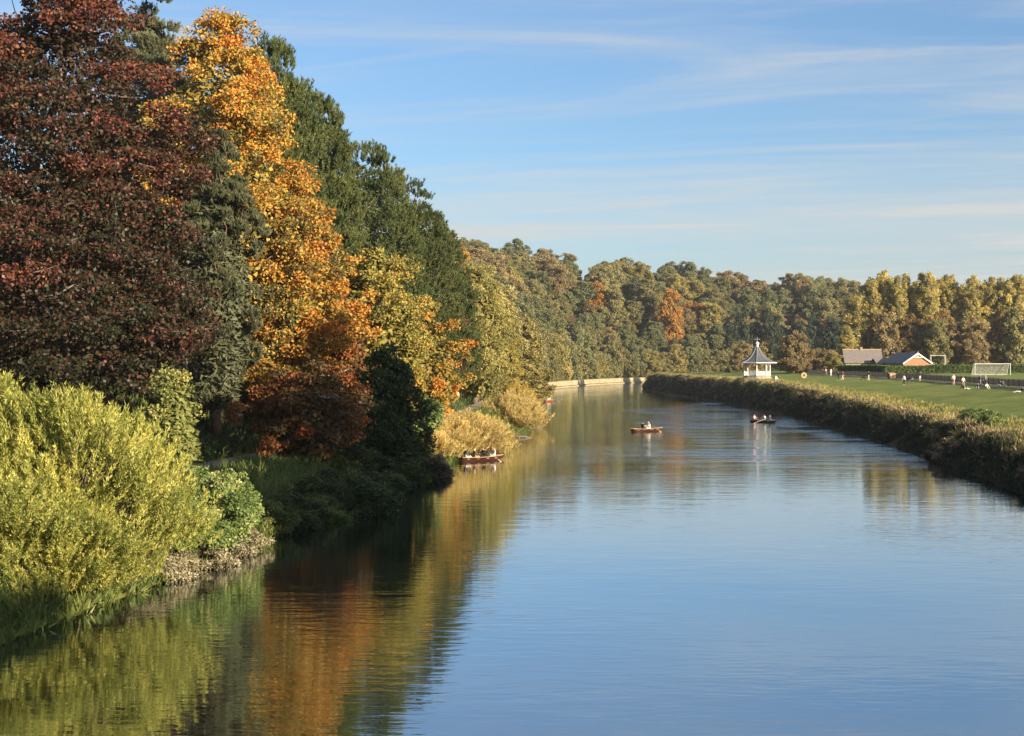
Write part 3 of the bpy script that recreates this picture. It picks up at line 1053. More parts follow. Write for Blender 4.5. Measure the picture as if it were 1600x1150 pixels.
W1 = willow_shrub(201, 7.0, 4.2, 3.8, 1650, 56, .17, .055, M['shrubwillow'], 1.5, t=(.12, 1.0))
W2 = willow_shrub(202, 5.0, 3.4, 3.2, 1500, 54, .17, .055, M['shrubwillow'], 1.35, t=(.12, 1.0))
place_shrub('willow_shrub', W1, at(95, 57), 0, 'tall yellow-green willow shrub under the copper beech')
place_shrub('willow_shrub', W1, at(-40, 58), 2.2, 'tall yellow-green willow shrub deepest in under the copper beech', scale=(1, 1, 1.03))
place_shrub('willow_shrub', W2, at(168, 62.5), 1.0, 'rounded yellow-green willow shrub next to the path opening', scale=(.95, .95, 1.12))
place_shrub('willow_shrub', W2, at(92, 54.5), 2.0, 'low yellow-green willow shrub hanging over the water', scale=(1.0, .9, .72))
place_shrub('willow_shrub', W2, at(-5, 53.5), 4.0, 'low willow shrub with its foot in shade over the water', scale=(1.0, .9, .66))
place_shrub('willow_shrub', W2, at(172, 60), 3.1, 'low yellow willow shrub spreading into the bramble mound', scale=(.7, .7, .62))

BR = mk(211, 3.0, .0, 2.4, 2.2, 'mound', 70, .55, 10, .3, 26, .14, .12, M['ivy'], M['bark'], .05, .7, limbs=10, fill=0, droop=.3)
PB = mk(212, 1.4, .0, 1.6, 1.3, 'mound', 40, .4, 9, .25, 24, .13, .10, M['palebramble'], M['bark'], .04, .7, limbs=8, fill=0, droop=.4)


def bramble(ms, loc, rz, lab, sc_=1., grp=None, mat=None):
    e = place_shrub('bramble', (ms[0], ms[1], None), loc, rz, lab, 'bramble', grp, sc_)
    if mat is not None:
        c = [o for o in e.children if o.name.startswith('foliage')][0]
        c.material_slots[0].link = 'OBJECT'
        c.material_slots[0].material = mat
    return e


bramble(BR, at(312, 68.5), 0, 'green bramble mound at the sunlit end of the path', (1.0, 1.0, 1.05))
bramble(BR, at(258, 64.2), 2., 'green bramble mound between willow shrub and pale brambles', (1.0, 1.0, .9))
bramble(BR, at(345, 73), 4., 'green bramble mound whose far side lies in shade', (.8, .8, .8))
for i, (px, Y) in enumerate([(208, 59.6), (258, 61.5), (305, 64.6), (345, 67.8), (150, 56.5), (365, 70)]):
    bramble(PB, at(px, Y, .2), i * 1.4, 'pale dry bramble trailing at the sunlit water edge', (.9, .9, .8), 'pale brambles at the water edge')
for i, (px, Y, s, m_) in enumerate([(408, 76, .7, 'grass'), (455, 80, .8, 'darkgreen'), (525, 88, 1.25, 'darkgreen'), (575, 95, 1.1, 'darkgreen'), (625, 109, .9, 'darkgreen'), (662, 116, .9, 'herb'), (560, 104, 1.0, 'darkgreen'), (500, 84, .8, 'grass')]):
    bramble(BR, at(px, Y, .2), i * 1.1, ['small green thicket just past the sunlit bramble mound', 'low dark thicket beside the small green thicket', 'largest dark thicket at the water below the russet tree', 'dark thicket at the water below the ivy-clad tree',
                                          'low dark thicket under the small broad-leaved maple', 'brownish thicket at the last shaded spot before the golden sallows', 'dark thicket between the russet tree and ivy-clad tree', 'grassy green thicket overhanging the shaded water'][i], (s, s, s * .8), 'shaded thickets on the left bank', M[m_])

# golden reeds and sallow clumps at the water
RSV = [willow_shrub(221 + q, 3.4, 2.6, 2.4, 430, 48, .28, .06, M['reed'], 2.1, .75, lob=.45) for q in range(3)]
GR = [(668, 136, .8), (700, 139, 1.0), (725, 145, 1.12), (752, 149, 1.05), (775, 156, .8), (676, 130, .7), (742, 158, .8), (762, 164, .7), (655, 131, .7)]
for i, (px, Y, s) in enumerate(GR):
    place_shrub('golden_sallow', RSV[i % 3], at(px, Y, .3), i * 1.2, 'golden autumn sallow bush on the bank behind the crowded rowing boat', 'shrub', 'golden sallows by the crowded boat', s)
for i, (px, Y, s) in enumerate([(800, 186, 1.0), (815, 198, 1.1), (808, 212, 1.1), (822, 222, .8), (796, 200, .9)]):
    place_shrub('golden_sallow', RSV[i % 3], at(px, Y, .3), i * 1.7, 'golden sallow bush on the small point past the walkers', 'shrub', 'golden sallows on the point', s)
for i, (px, Y, s) in enumerate([(815, 262, 1.0), (822, 300, 1.0), (820, 345, 1.0), (822, 395, 1.0), (804, 250, 1.0)]):
    b = place_shrub('bank_sallow', RSV[i % 3], at(px, Y, .3), i * 1.7, 'yellow-green sallow along the water toward the river bend', 'shrub', 'sallows toward the river bend', s)
    c = [o for o in b.children if o.name.startswith('foliage')][0]
    c.material_slots[0].link = 'OBJECT'
    c.material_slots[0].material = M['yellowgreen']


# ------------------------------------------------------------------ ground cover of the banks
def cover(name, line, sgn, dmin, dmax, ymin, ymax, n, k, L, W, mat, seed, tone_fn, spread=.5, near_bias=1.0, gaps=9.):
    r = np.random.default_rng(seed)
    P = np.array(line)
    seg = np.hypot(*(P[1:] - P[:-1]).T)
    mid = (P[1:] + P[:-1]) / 2
    wgt = seg * (mid[:, 1] > ymin) * (mid[:, 1] < ymax) / (40 + np.abs(mid[:, 1])) ** near_bias
    i = r.choice(len(seg), n, p=wgt / wgt.sum())
    t = r.random(n)
    T = (P[1:] - P[:-1])[i]
    T = T / np.linalg.norm(T, axis=1)[:, None]
    base = P[:-1][i] + (P[1:] - P[:-1])[i] * t[:, None]
    d = r.uniform(dmin, dmax, n)
    xy = base + np.stack([-T[:, 1], T[:, 0]], 1) * (d * sgn)[:, None]
    z, c, sd, dd = land(xy[:, 0], xy[:, 1])
    ok = (wob(xy[:, 0], xy[:, 1], 2.7, .5) < gaps) & (dd > .05)
    xy, d, z = xy[ok], d[ok], z[ok]
    n = len(d)
    Pt = np.column_stack([xy, np.maximum(z, -.05) - .04])
    D = unit(r.normal(size=(n, 3)) * np.array([.35, .35, .1]) + np.array([0, 0, 1.]))
    big = np.clip(1 + .55 * wob(xy[:, 0], xy[:, 1], 2.3) + .3 * wob(xy[:, 0], xy[:, 1], .9), .35, 2.0)
    lv = Leaves(r, True)
    lv.shoots(Pt, D, L * .9 * big * r.uniform(.5, 1.3, n), spread * .5, k, L * .55, W, tone_fn(r, d, xy), ang=.45, tvar=.25, bend=.1)
    o = link(name, lv.mesh(name, mat))
    return tag(o, kind='stuff')


tag(cover('bank_grass', LB, 1, -.3, 7.0, 30, 270, 9000, 12, .75, .06, M['grass'], 301, lambda r, d, xy: r.uniform(.1, .8, len(d))), 'rough green grass covering the left bank below the footpath', 'grass')
tag(cover('slope_undergrowth', LB, 1, 9.6, 24, 40, 300, 9000, 7, 1.0, .15, M['darkgreen'], 302, lambda r, d, xy: r.uniform(.1, .9, len(d))), 'dark leafy undergrowth on the slope above the footpath', 'undergrowth')


def herb_tone(r, d, xy):
    return np.clip(.08 + .54 * sstep(2.6, 4.8, d) + .22 * wob(xy[:, 0], xy[:, 1], 5) + r.normal(0, .18, len(d)), 0, 1)


tag(cover('bank_herbs', RB, -1, .1, 5.2, 70, 560, 19000, 10, .52, .10, M['herb'], 303, herb_tone, .8, 1.1, .38), 'dark tangled weeds and dead stems covering the steep right bank', 'weeds')
tag(cover('dead_stems', RB, -1, 1.5, 6.0, 70, 560, 900, 9, 1.15, .05, M['herb'], 306, lambda r, d, xy: np.clip(.55 + .3 * wob(xy[:, 0], xy[:, 1], 4) + r.normal(0, .2, len(d)), 0, 1), .25, 1.1), 'tall dead stalks standing above the weeds of the right bank', 'weeds')
tag(cover('rough_grass', RB, -1, 2.6, 10.0, 70, 540, 15000, 8, .5, .08, M['roughgrass'], 304, lambda r, d, xy: np.clip(.75 - .10 * np.abs(d - 4.6) + .2 * wob(xy[:, 0], xy[:, 1], 6) + r.normal(0, .15, len(d)), 0, 1), .6, 1.1),
    'yellowed rough grass along the edge of the lawn', 'grass')
tag(cover('hill_undergrowth', LB, 1, 4.5, 30, 270, 700, 9000, 7, 1.8, .55, M['h_olive'], 305, lambda r, d, xy: r.uniform(.1, .9, len(d)), 1.4, 0.), 'low olive scrub under the trees of the river bend', 'scrub')

# seed-headed clumps and shrubs that stand out on the right bank
SH = [mk(230 + i, 2.4, .0, 1.7, 1.6, 'mound', 34, .5, 9, .3, 18, .24, .12, M['herb'], M['bark'], .05, .8, limbs=8, fill=0) for i in range(2)]
rb_ = np.random.default_rng(77)
qn = [(x, y) for x, y in off_line(RB, -2.0) if 84 < y < 520]
acc = 0
for j, ((ax, ay), (bx, by)) in enumerate(zip(qn[:-1], qn[1:])):
    ln = math.hypot(bx - ax, by - ay)
    stp = 4.2 + ay * .012
    for q in range(int(ln / stp) + 1):
        t = (q + rb_.random()) / (int(ln / stp) + 1)
        x, y = ax + (bx - ax) * t + rb_.uniform(-1.2, 1.2), ay + (by - ay) * t
        s = float(rb_.choice([.3, .35, .45, .55, .75]))
        place_shrub('bank_shrub', SH[acc % 2], (x, y, hz(x, y) - .3), acc * 1.3, 'low dark shrub among the weeds of the steep right bank', 'shrub', 'shrubs of the right bank', (s, s, s * .95))
        acc += 1
for i, (px, py) in enumerate([(1535, 662), (1552, 668), (1520, 660)]):
    p = ray_ground(px, py)
    bramble(PB, p, i, 'pale-leaved bramble at the lawn edge where the shade begins', .9, 'pale brambles at the lawn edge', M['ivy'])

# ------------------------------------------------------------------ stone embankment round the bend
wl = [q for q in LB if 425 < q[1] < 668]
wl = np.array(wl)
V, Fc = [], []
T = np.gradient(wl, axis=0)
T /= np.linalg.norm(T, axis=1)[:, None]
Nn = np.stack([-T[:, 1], T[:, 0]], 1)
prof_w = [(-.55, -.6), (-.55, .35), (-.05, .42), (.15, 2.1), (.75, 2.12), (.75, -.5)]
for p_, n_ in zip(wl, Nn):
    for (o_, z_) in prof_w:
        V.append((p_[0] + n_[0] * o_, p_[1] + n_[1] * o_, z_))
m_ = len(prof_w)
for i in range(len(wl) - 1):
    for j in range(m_):
        j2 = (j + 1) % m_
        Fc.append((i * m_ + j, (i + 1) * m_ + j, (i + 1) * m_ + j2, i * m_ + j2))
M['embank'] = plain('embankment_stone', (.36, .29, .17), .9, .35, .8, .05)
wall = tag(empty('embankment_wall', (wl[0][0], wl[0][1], 0)), 'pale stone embankment wall curving round the river bend', 'wall')
wo = link('wall_face', mesh_np('wall_face', np.array(V) - np.array([wl[0][0], wl[0][1], 0]), Fc, M['embank']), wall)
mb = MB()
mb.tube([(p_[0] - n_[0] * .62 - wl[0][0], p_[1] - n_[1] * .62 - wl[0][1], .38) for p_, n_ in zip(wl, Nn)], .11, 5)
mb.build('timber_edge', M['varnish'], wall)

# ------------------------------------------------------------------ bandstand
bs = Vector((PX(1183, 322), 322, 0))
bs.z = hz(bs.x, bs.y) - .05
band = tag(empty('bandstand', bs, R_(11)), 'white octagonal bandstand with swept slate roof and weather vane on the lawn', 'bandstand')
band.scale = (1.06, 1.06, 1.04)
ph = R_(22.5)
mb = MB()
mb.lathe([(3.5, -.6), (3.35, .05), (2.95, .55), (2.75, .95)], 8, ph)
mb.build('stone_plinth', M['stone'], band)
mb = MB()
mb.lathe([(2.82, .95), (2.82, 1.06)], 8, ph)
mb.build('floor_slab', M['stone'], band)
for k in range(8):
    an = ph + k * math.pi / 4
    c, s = math.cos(an), math.sin(an)
    mb = MB()
    R0 = 2.62
    mb.lathe([(.17, 1.06), (.17, 1.3), (.12, 1.34), (.11, 3.1), (.16, 3.2), (.17, 3.6)], 10, 0, R0 * c, R0 * s)
    for tang in (-1, 1):                       # curved brackets either side
        tx, ty_ = -s * tang, c * tang
        pts = [(R0 * c + tx * u * .5, R0 * s + ty_ * u * .5, 2.95 + .62 * u ** .5) for u in (0, .25, .5, .75, 1)]
        mb.tube(pts, .045, 5)
    mb.build('column', M['white'], band)
for k in range(8):
    a0, a1 = ph + k * math.pi / 4, ph + (k + 1) * math.pi / 4
    p0 = Vector((2.62 * math.cos(a0), 2.62 * math.sin(a0), 0))
    p1 = Vector((2.62 * math.cos(a1), 2.62 * math.sin(a1), 0))
    if k == 3:
        continue                               # the entrance, away from the river
    e = p0.lerp(p1, .08)
    f = p0.lerp(p1, .92)
    nn = (p1 - p0).normalized().cross(Vector((0, 0, 1)))
    mb = MB()
    for zb in (1.16, 1.98):
        mb.tube([e + Vector((0, 0, zb)), f + Vector((0, 0, zb))], .055, 4)
    for q in range(9):                         # broad pierced boards with dark slots between
        c0 = e.lerp(f, (q + .12) / 9)
        c1 = e.lerp(f, (q + .80) / 9)
        t_ = nn * .02
        vs = []
        for zz_ in (1.18, 1.96):
            for pt in (c0 + t_, c1 + t_, c1 - t_, c0 - t_):
                vs.append((pt.x, pt.y, zz_))
        mb.add(vs, [(3, 2, 1, 0), (4, 5, 6, 7), (0, 1, 5, 4), (1, 2, 6, 5), (2, 3, 7, 6), (3, 0, 4, 7)])
    mb.build('balustrade', M['white'], band)
mb = MB()
mb.lathe([(2.78, 3.5), (2.78, 3.78)], 8, ph)
mb.build('ring_beam', M['white'], band)
mb = MB()
RP = [(3.98, 3.80), (3.3, 3.98), (2.6, 4.28), (1.95, 4.72), (1.35, 5.32), (.85, 6.02), (.45, 6.75), (.22, 7.2)]
mb.lathe(RP, 8, ph)
roof = mb.build('roof', M['slate'], band)
mb = MB()
mb.lathe([(3.9, 3.66), (4.04, 3.68), (4.04, 3.84), (3.97, 3.87)], 8, ph)
mb.build('eaves_fascia', M['white'], roof)
M['lead'] = plain('lead_hip', (.25, .25, .26), .5, .1, 5)
for k in range(8):
    an = ph + k * math.pi / 4
    mb = MB()
    mb.tube([((r + .02) * math.cos(an), (r + .02) * math.sin(an), z + .03) for r, z in RP], .065, 5)
    mb.build('hip_rib', M['lead'], roof)
mb = MB()
mb.lathe([(.30, 7.15), (.34, 7.3), (.22, 7.38), (.20, 7.48), (.36, 7.62), (.42, 7.82), (.36, 8.02), (.12, 8.14), (.07, 8.3)], 12)
fin = mb.build('finial', M['white'], roof, smooth=True)
mb = MB()
mb.tube([(0, 0, 8.25), (0, 0, 9.2)], .045, 6)
mb.tube([(-.62, 0, 8.72), (.62, 0, 8.72)], .04, 6)
mb.tube([(0, -.62, 8.66), (0, .62, 8.66)], .04, 6)
mb.build('weather_vane', M['lead'], fin)

# ------------------------------------------------------------------ pavilion buildings
hx, hy = PX(1347, 408), 408.
hzv = hz(hx, hy)
pav = tag(empty('long_pavilion', (hx, hy, hzv), R_(-4)), 'low pavilion with long grey-brown tiled roof and white chimney', 'building')
wz, rz_ = PZ(566, 408) - hzv, PZ(547, 408) - hzv
mb = MB()
mb.box(-4.8, 5.0, -2.2, 4.4, -.3, wz)
mb.build('wall', M['stone'], pav)
for gx_ in (-4.82, 5.02):
    mb = MB()
    s = -.06 if gx_ < 0 else .06
    mb.add([(gx_, -2.2, wz), (gx_, 4.4, wz), (gx_, 1.1, rz_ - .15), (gx_ + s, -2.2, wz), (gx_ + s, 4.4, wz), (gx_ + s, 1.1, rz_ - .15)],
           [(0, 1, 2), (5, 4, 3), (0, 3, 4, 1), (1, 4, 5, 2), (2, 5, 3, 0)])
    mb.build('gable', M['darkwood'], pav)
mb = MB()
for sgn in (-1, 1):
    ye = 1.1 + sgn * 3.75
    mb.add([(-5.2, ye, wz - .25), (5.4, ye, wz - .25), (5.4, 1.1, rz_), (-5.2, 1.1, rz_), (-5.2, ye, wz - .10), (5.4, ye, wz - .10), (5.4, 1.1, rz_ + .16), (-5.2, 1.1, rz_ + .16)],
           [(0, 1, 2, 3), (4, 5, 6, 7), (0, 1, 5, 4), (1, 2, 6, 5), (2, 3, 7, 6), (3, 0, 4, 7)])
prf = mb.build('roof', M['tile'], pav)
mb = MB()
mb.tube([(-5.22, 1.1, rz_ + .17), (5.42, 1.1, rz_ + .17)], .14, 6)
mb.build('ridge', M['ridge'], prf)
mb = MB()
mb.box(-.45, .25, .75, 1.45, rz_ - .3, rz_ + .75)
mb.box(-.52, .32, .68, 1.52, rz_ + .75, rz_ + .86)
mb.build('chimney', M['stone'], prf)
for q in (-3.2, -.6, 2.2):
    mb = MB()
    mb.box(q, q + 1.3, -2.26, -2.21, .9, 1.9)
    wn = mb.build('window', M['glass'], pav)
    mb = MB()
    for (a0, a1, b0, b1) in ((q - .07, q, .83, 1.97), (q + 1.3, q + 1.37, .83, 1.97), (q, q + 1.3, .83, .9), (q, q + 1.3, 1.9, 1.97), (q + .62, q + .68, .9, 1.9)):
        mb.box(a0, a1, -2.31, -2.215, b0, b1)
    mb.build('frame', M['white'], wn)

gx0, gy0 = PX(1433, 392), 392.
gz0 = hz(gx0, gy0)
gab = tag(empty('gabled_clubhouse', (gx0, gy0, gz0), R_(14)), 'brick clubhouse with white bargeboards on its sunlit gable', 'building')
ez, az = PZ(567.5, 392) - gz0, PZ(551.5, 392) - gz0
hw = 4.3
mb = MB()
mb.box(-hw + .35, hw - .35, 0, 11, -.4, ez)
mb.build('wall', M['brick'], gab)
mb = MB()
mb.add([(-hw + .35, -.02, ez), (hw - .35, -.02, ez), (0, -.02, az - .2), (-hw + .35, .2, ez), (hw - .35, .2, ez), (0, .2, az - .2)], [(0, 1, 2), (5, 4, 3), (0, 3, 4, 1), (1, 4, 5, 2), (2, 5, 3, 0)])
mb.build('gable_wall', M['brick'], gab)
mb = MB()
for s in (-1, 1):
    xe = s * (hw + .05)
    mb.add([(xe, -.45, ez - .12), (xe, 11.4, ez - .12), (0, 11.4, az), (0, -.45, az), (xe, -.45, ez + .05), (xe, 11.4, ez + .05), (0, 11.4, az + .17), (0, -.45, az + .17)],
           [(0, 1, 2, 3), (4, 5, 6, 7), (0, 1, 5, 4), (1, 2, 6, 5), (2, 3, 7, 6), (3, 0, 4, 7)])
grf = mb.build('roof', M['slate'], gab)
for s in (-1, 1):
    mb = MB()
    x0_, z0_, x1_, z1_ = s * (hw + .1), ez - .22, 0, az - .05
    mb.add([(x0_, -.5, z0_ - .1), (x1_, -.5, z1_ - .28), (x1_, -.5, z1_ + .12), (x0_, -.5, z0_ + .25), (x0_, -.44, z0_ - .1), (x1_, -.44, z1_ - .28), (x1_, -.44, z1_ + .12), (x0_, -.44, z0_ + .25)],
           [(0, 1, 2, 3), (7, 6, 5, 4), (0, 4, 5, 1), (1, 5, 6, 2), (2, 6, 7, 3), (3, 7, 4, 0)])
    mb.build('bargeboard', M['white'], grf)
mb = MB()
mb.box(-1.55, 1.55, -.47, -.40, az - 1.22, az - 1.05)
mb.box(-.08, .08, -.47, -.40, az - 1.05, az - .3)
mb.build('gable_truss', M['white'], grf)
mb = MB()
mb.tube([(0, -.47, az - .1), (0, -.47, az + .55)], [.08, .03], 6)
mb.build('finial', M['white'], grf)
mb = MB()
lx, ly = PX(1385, 404), 404.
mb.box(-3.2, 3.2, -1.6, 2.6, -.3, 2.3)
lk_ = tag(empty('link_building', (lx, ly, hz(lx, ly)), R_(6)), 'low link building between the long pavilion and the brick clubhouse', 'building')
mb.build('wall', M['stone'], lk_)
mb = MB()
for sgn in (-1, 1):
    ye = .5 + sgn * 2.6
    mb.add([(-3.6, ye, 2.2), (3.6, ye, 2.2), (3.6, .5, 3.7), (-3.6, .5, 3.7), (-3.6, ye, 2.34), (3.6, ye, 2.34), (3.6, .5, 3.86), (-3.6, .5, 3.86)],
           [(0, 1, 2, 3), (4, 5, 6, 7), (0, 1, 5, 4), (1, 2, 6, 5), (2, 3, 7, 6), (3, 0, 4, 7)])
mb.build('roof', M['tile'], lk_)


# hedge
def hedge(name, x0, x1, Y0, Y1, hgt, lab, seed):
    r = np.random.default_rng(seed)
    P0, P1 = Vector((PX(x0, Y0), Y0, 0)), Vector((PX(x1, Y1), Y1, 0))
    L = (P1 - P0).length
    e = empty(name, (P0.x, P0.y, 0), math.atan2(P1.y - P0.y, P1.x - P0.x))
    n = int(L * 70)
    u = r.uniform(0, L, n)
    ux, uy = (P1.x - P0.x) / L, (P1.y - P0.y) / L
    v, zq = r.uniform(-.65, .65, n), r.random(n) ** .7 * hgt
    edge = r.random(n) < .5
    v = np.where(edge, np.sign(v) * .62, v)
    zq = np.where(~edge, hgt * r.uniform(.9, 1.02, n), zq)
    gx_, gy_ = P0.x + ux * u - uy * v, P0.y + uy * u + ux * v
    g = land(gx_, gy_)[0]
    lv = Leaves(r)
    lv.balls(np.column_stack([u, v, g + zq + .06 * wob(u, v, 1.7)]), np.full(n, .22), 7, .8, .30, .2, .5 + .25 * wob(u, zq, 3) + r.normal(0, .1, n))
    link('foliage', lv.mesh('foliage', M['hedge']), e)
    mb = MB()                                   # woody core of close-grown stems
    for q in range(int(L / 2.2)):
        uu = (q + .5) * 2.2
        zz_ = float(land(np.array([P0.x + ux * uu]), np.array([P0.y + uy * uu]))[0][0])
        mb.box(uu - 1.05, uu + 1.05, -.42, .42, zz_ - .2, zz_ + hgt * .86)
    link('stems', mb.mesh('stems', M['hstem']), e)
    return tag(e, lab, 'hedge')


M['hstem'] = plain('hedge_stems', (.035, .045, .02), .9, .4, 3, .05)
hedge('clipped_hedge', 1392, 1700, 352, 350, 1.75, 'long clipped green hedge behind the football goal', 401)
hedge('clipped_hedge', 1310, 1388, 372, 356, 1.9, 'lower dull green hedge in front of the pavilions', 402)


# ------------------------------------------------------------------ goals
def goal(name, px, Y, wdt, hgt, dep, lab, rz=0., net=True):
    x = PX(px, Y)
    z = hz(x, Y)
    e = tag(empty(name, (x, Y, z), rz), lab, 'goal')
    for s in (-1, 1):
        mb = MB()
        mb.tube([(s * wdt / 2, 0, 0), (s * wdt / 2, 0, hgt)], .07, 8)
        mb.build('goal_post', M['white'], e)
        mb = MB()
        mb.tube([(s * wdt / 2, 0, hgt), (s * wdt / 2, dep * .45, hgt), (s * wdt / 2, dep, .05), (s * wdt / 2, 0, .05)], .045, 6)
        mb.build('side_frame', M['white'], e)
    mb = MB()
    mb.tube([(-wdt / 2 - .07, 0, hgt), (wdt / 2 + .07, 0, hgt)], .07, 8)
    mb.build('crossbar', M['white'], e)
    mb = MB()
    mb.tube([(-wdt / 2, dep, .06), (wdt / 2, dep, .06)], .05, 6)
    mb.build('ground_bar', M['white'], e)
    if not net:
        return e
    mb = MB()
    st = .16
    prof_n = [(dep * .45, hgt), (dep * .62, hgt * .68), (dep * .8, hgt * .36), (dep, .06)]
    n = int(wdt / st)
    for i in range(n + 1):
        xx = -wdt / 2 + wdt * i / n
        mb.tube([(xx, 0.02, hgt)] + [(xx, a_, b_) for a_, b_ in prof_n], .011, 3, False)
    for i in range(16):
        q = i / 15 * 3
        j = min(int(q), 2)
        a_ = prof_n[j][0] + (prof_n[j + 1][0] - prof_n[j][0]) * (q - j)
        b_ = prof_n[j][1] + (prof_n[j + 1][1] - prof_n[j][1]) * (q - j)
        mb.tube([(-wdt / 2, a_, b_), (wdt / 2, a_, b_)], .011, 3, False)
    nt_ = mb.build('net', M['white'], e)
    return e


goal('football_goal', 1551, 316, 7.6, 2.44, 2.2, 'white football goal with net in front of the hedge')
goal('football_goal', 1466, 425, 4.2, 4.5, 1.6, 'plain white goal frame standing beyond the hedge', net=False)

# ------------------------------------------------------------------ fence beside the lawn path
FP = chaikin(FEN, 2)
D_ = np.concatenate([[0], np.cumsum(np.hypot(*(FP[1:] - FP[:-1]).T))])
tot = D_[-1]
nb = int(tot / 2.7)
fx = lambda s: np.interp(s, D_, FP[:, 0])
fy = lambda s: np.interp(s, D_, FP[:, 1])
fence = tag(empty('paling_fence', (FEN[1][0], FEN[1][1], 0)), 'long dark paling fence between the lawn path and playing field', 'fence')
o_ = Vector((FEN[1][0], FEN[1][1], 0))
for i in range(nb + 1):
    s = tot * i / nb
    x, y = float(fx(s)), float(fy(s))
    z = hz(x, y)
    mb = MB()
    mb.box(x - .07 - o_.x, x + .07 - o_.x, y - .07 - o_.y, y + .07 - o_.y, z - .2, z + 1.08)
    mb.build('post', M['darkwood'], fence)
    if i == nb:
        break
    x2, y2 = float(fx(tot * (i + 1) / nb)), float(fy(tot * (i + 1) / nb))
    z2 = hz(x2, y2)
    mb = MB()
    mb.tube([(x - o_.x, y - o_.y, z + 1.0), (x2 - o_.x, y2 - o_.y, z2 + 1.0)], .05, 4)
    mb.build('top_rail', M['greywood'], fence)
    mb = MB()
    for q in range(16):
        t = (q + .5) / 16
        xx, yy, zz_ = x + (x2 - x) * t - o_.x, y + (y2 - y) * t - o_.y, z + (z2 - z) * t
        mb.box(xx - .012, xx + .012, yy - .055, yy + .055, zz_ + .08, zz_ + .93)
    mb.tube([(x - o_.x + .04, y - o_.y, z + .25), (x2 - o_.x + .04, y2 - o_.y, z2 + .25)], .035, 4)
    b = mb.build('pales', M['darkwood'], fence)
    b['kind'] = 'stuff'

# cabinet by the fence, ring and little tent on the lawn
p = ray_ground(1394, 592)
cab = tag(empty('timber_cabinet', p, R_(10)), 'tan timber cabinet with sloping lid against the fence', 'cabinet')
mb = MB()
mb.box(-.62, .62, -.4, .4, 0, .95)
mb.build('body', M['tan'], cab)
mb = MB()
mb.add([(-.68, -.46, .95), (.68, -.46, .95), (.68, .46, 1.12), (-.68, .46, 1.12), (-.68, -.46, 1.02), (.68, -.46, 1.02), (.68, .46, 1.19), (-.68, .46, 1.19)],
       [(0, 3, 2, 1), (4, 5, 6, 7), (0, 1, 5, 4), (1, 2, 6, 5), (2, 3, 7, 6), (3, 0, 4, 7)])
mb.build('lid', M['ridge'], cab)
mb = MB()
mb.box(-.74, -.63, -.42, .42, 0, 1.05)
mb.build('dark_side_board', M['darkwood'], cab)

p = ray_ground(1256, 591)
rg = tag(empty('timber_ring', p, R_(8)), 'round tan timber ring standing upright on the lawn', 'sculpture')
mb = MB()
n = 28
vs, fs = [], []
for i in range(n):
    an = 2 * math.pi * i / n
    for (r, y) in ((.66, -.14), (.66, .14), (.27, .14), (.27, -.14)):
        vs.append((r * math.cos(an), y, .64 + r * math.sin(an)))
for i in range(n):
    j = (i + 1) % n
    for q in range(4):
        q2 = (q + 1) % 4
        fs.append((i * 4 + q, j * 4 + q, j * 4 + q2, i * 4 + q2))
mb.add(vs, fs)
mb.build('ring', M['tan'], rg)
mb = MB()
mb.box(-.62, .62, .0, .05, .72, .84)
mb.build('cross_bar', M['darkwood'], rg)

p = ray_ground(1212, 594)
tn = tag(empty('pyramid_tent', p, R_(20)), 'small white pyramid tent pitched beside the bandstand', 'tent')
M['canvas'] = plain('white_canvas', (.60, .58, .52), .8, .06, 4)
mb = MB()
vs = [(-.66, -.66, 0), (.66, -.66, 0), (.66, .66, 0), (-.66, .66, 0), (-.30, -.36, .46), (.30, -.36, .46), (.30, .30, .5), (-.30, .30, .5), (0.04, 0, 1.0)]
mb.add(vs, [(3, 2, 1, 0), (0, 1, 5, 4), (1, 2, 6, 5), (2, 3, 7, 6), (3, 0, 4, 7), (4, 5, 8), (5, 6, 8), (6, 7, 8), (7, 4, 8)])
mb.build('canvas', M['canvas'], tn)
mb = MB()
mb.tube([(.04, 0, .95), (.04, 0, 1.12)], .02, 5)
mb.build('pole_tip', M['metal'], tn)


# ------------------------------------------------------------------ people
J0 = {'pelvis': (0, 0, .95), 'spine': (0, .01, 1.14), 'chest': (0, 0, 1.34), 'neck': (0, 0, 1.49), 'head': (0, .03, 1.60), 'crown': (0, .02, 1.70)}
for s, sg in (('l', -1), ('r', 1)):
    J0.update({'sh' + s: (sg * .18, 0, 1.40), 'el' + s: (sg * .24, -.03, 1.13), 'wr' + s: (sg * .25, .06, .89), 'ha' + s: (sg * .25, .08, .81),
               'hip' + s: (sg * .09, 0, .90), 'kn' + s: (sg * .10, .03, .50), 'an' + s: (sg * .10, 0, .09), 'toe' + s: (sg * .11, .17, .04)})
BONES = [('pelvis', 'spine', 'top'), ('spine', 'chest', 'top'), ('chest', 'neck', 'top'), ('neck', 'head', 'skin'), ('head', 'crown', 'skin')]
for s in 'lr':
    BONES += [('chest', 'sh' + s, 'top'), ('sh' + s, 'el' + s, 'top'), ('el' + s, 'wr' + s, 'top'), ('wr' + s, 'ha' + s, 'skin'),
              ('pelvis', 'hip' + s, 'leg'), ('hip' + s, 'kn' + s, 'leg'), ('kn' + s, 'an' + s, 'leg'), ('an' + s, 'toe' + s, 'shoe')]
RAD = {'pelvis': (.15, .115), 'spine': (.145, .105), 'chest': (.165, .115), 'neck': (.055, .06), 'head': (.088, .105), 'crown': (.062, .075), 'sh': (.068, .068), 'el': (.048, .048), 'wr': (.032, .032), 'ha': (.038, .026),
       'hip': (.092, .095), 'kn': (.062, .065), 'an': (.042, .048), 'toe': (.042, .032)}
ZONE = {'skin': 0, 'top': 1, 'leg': 2, 'shoe': 3, 'hair': 4}


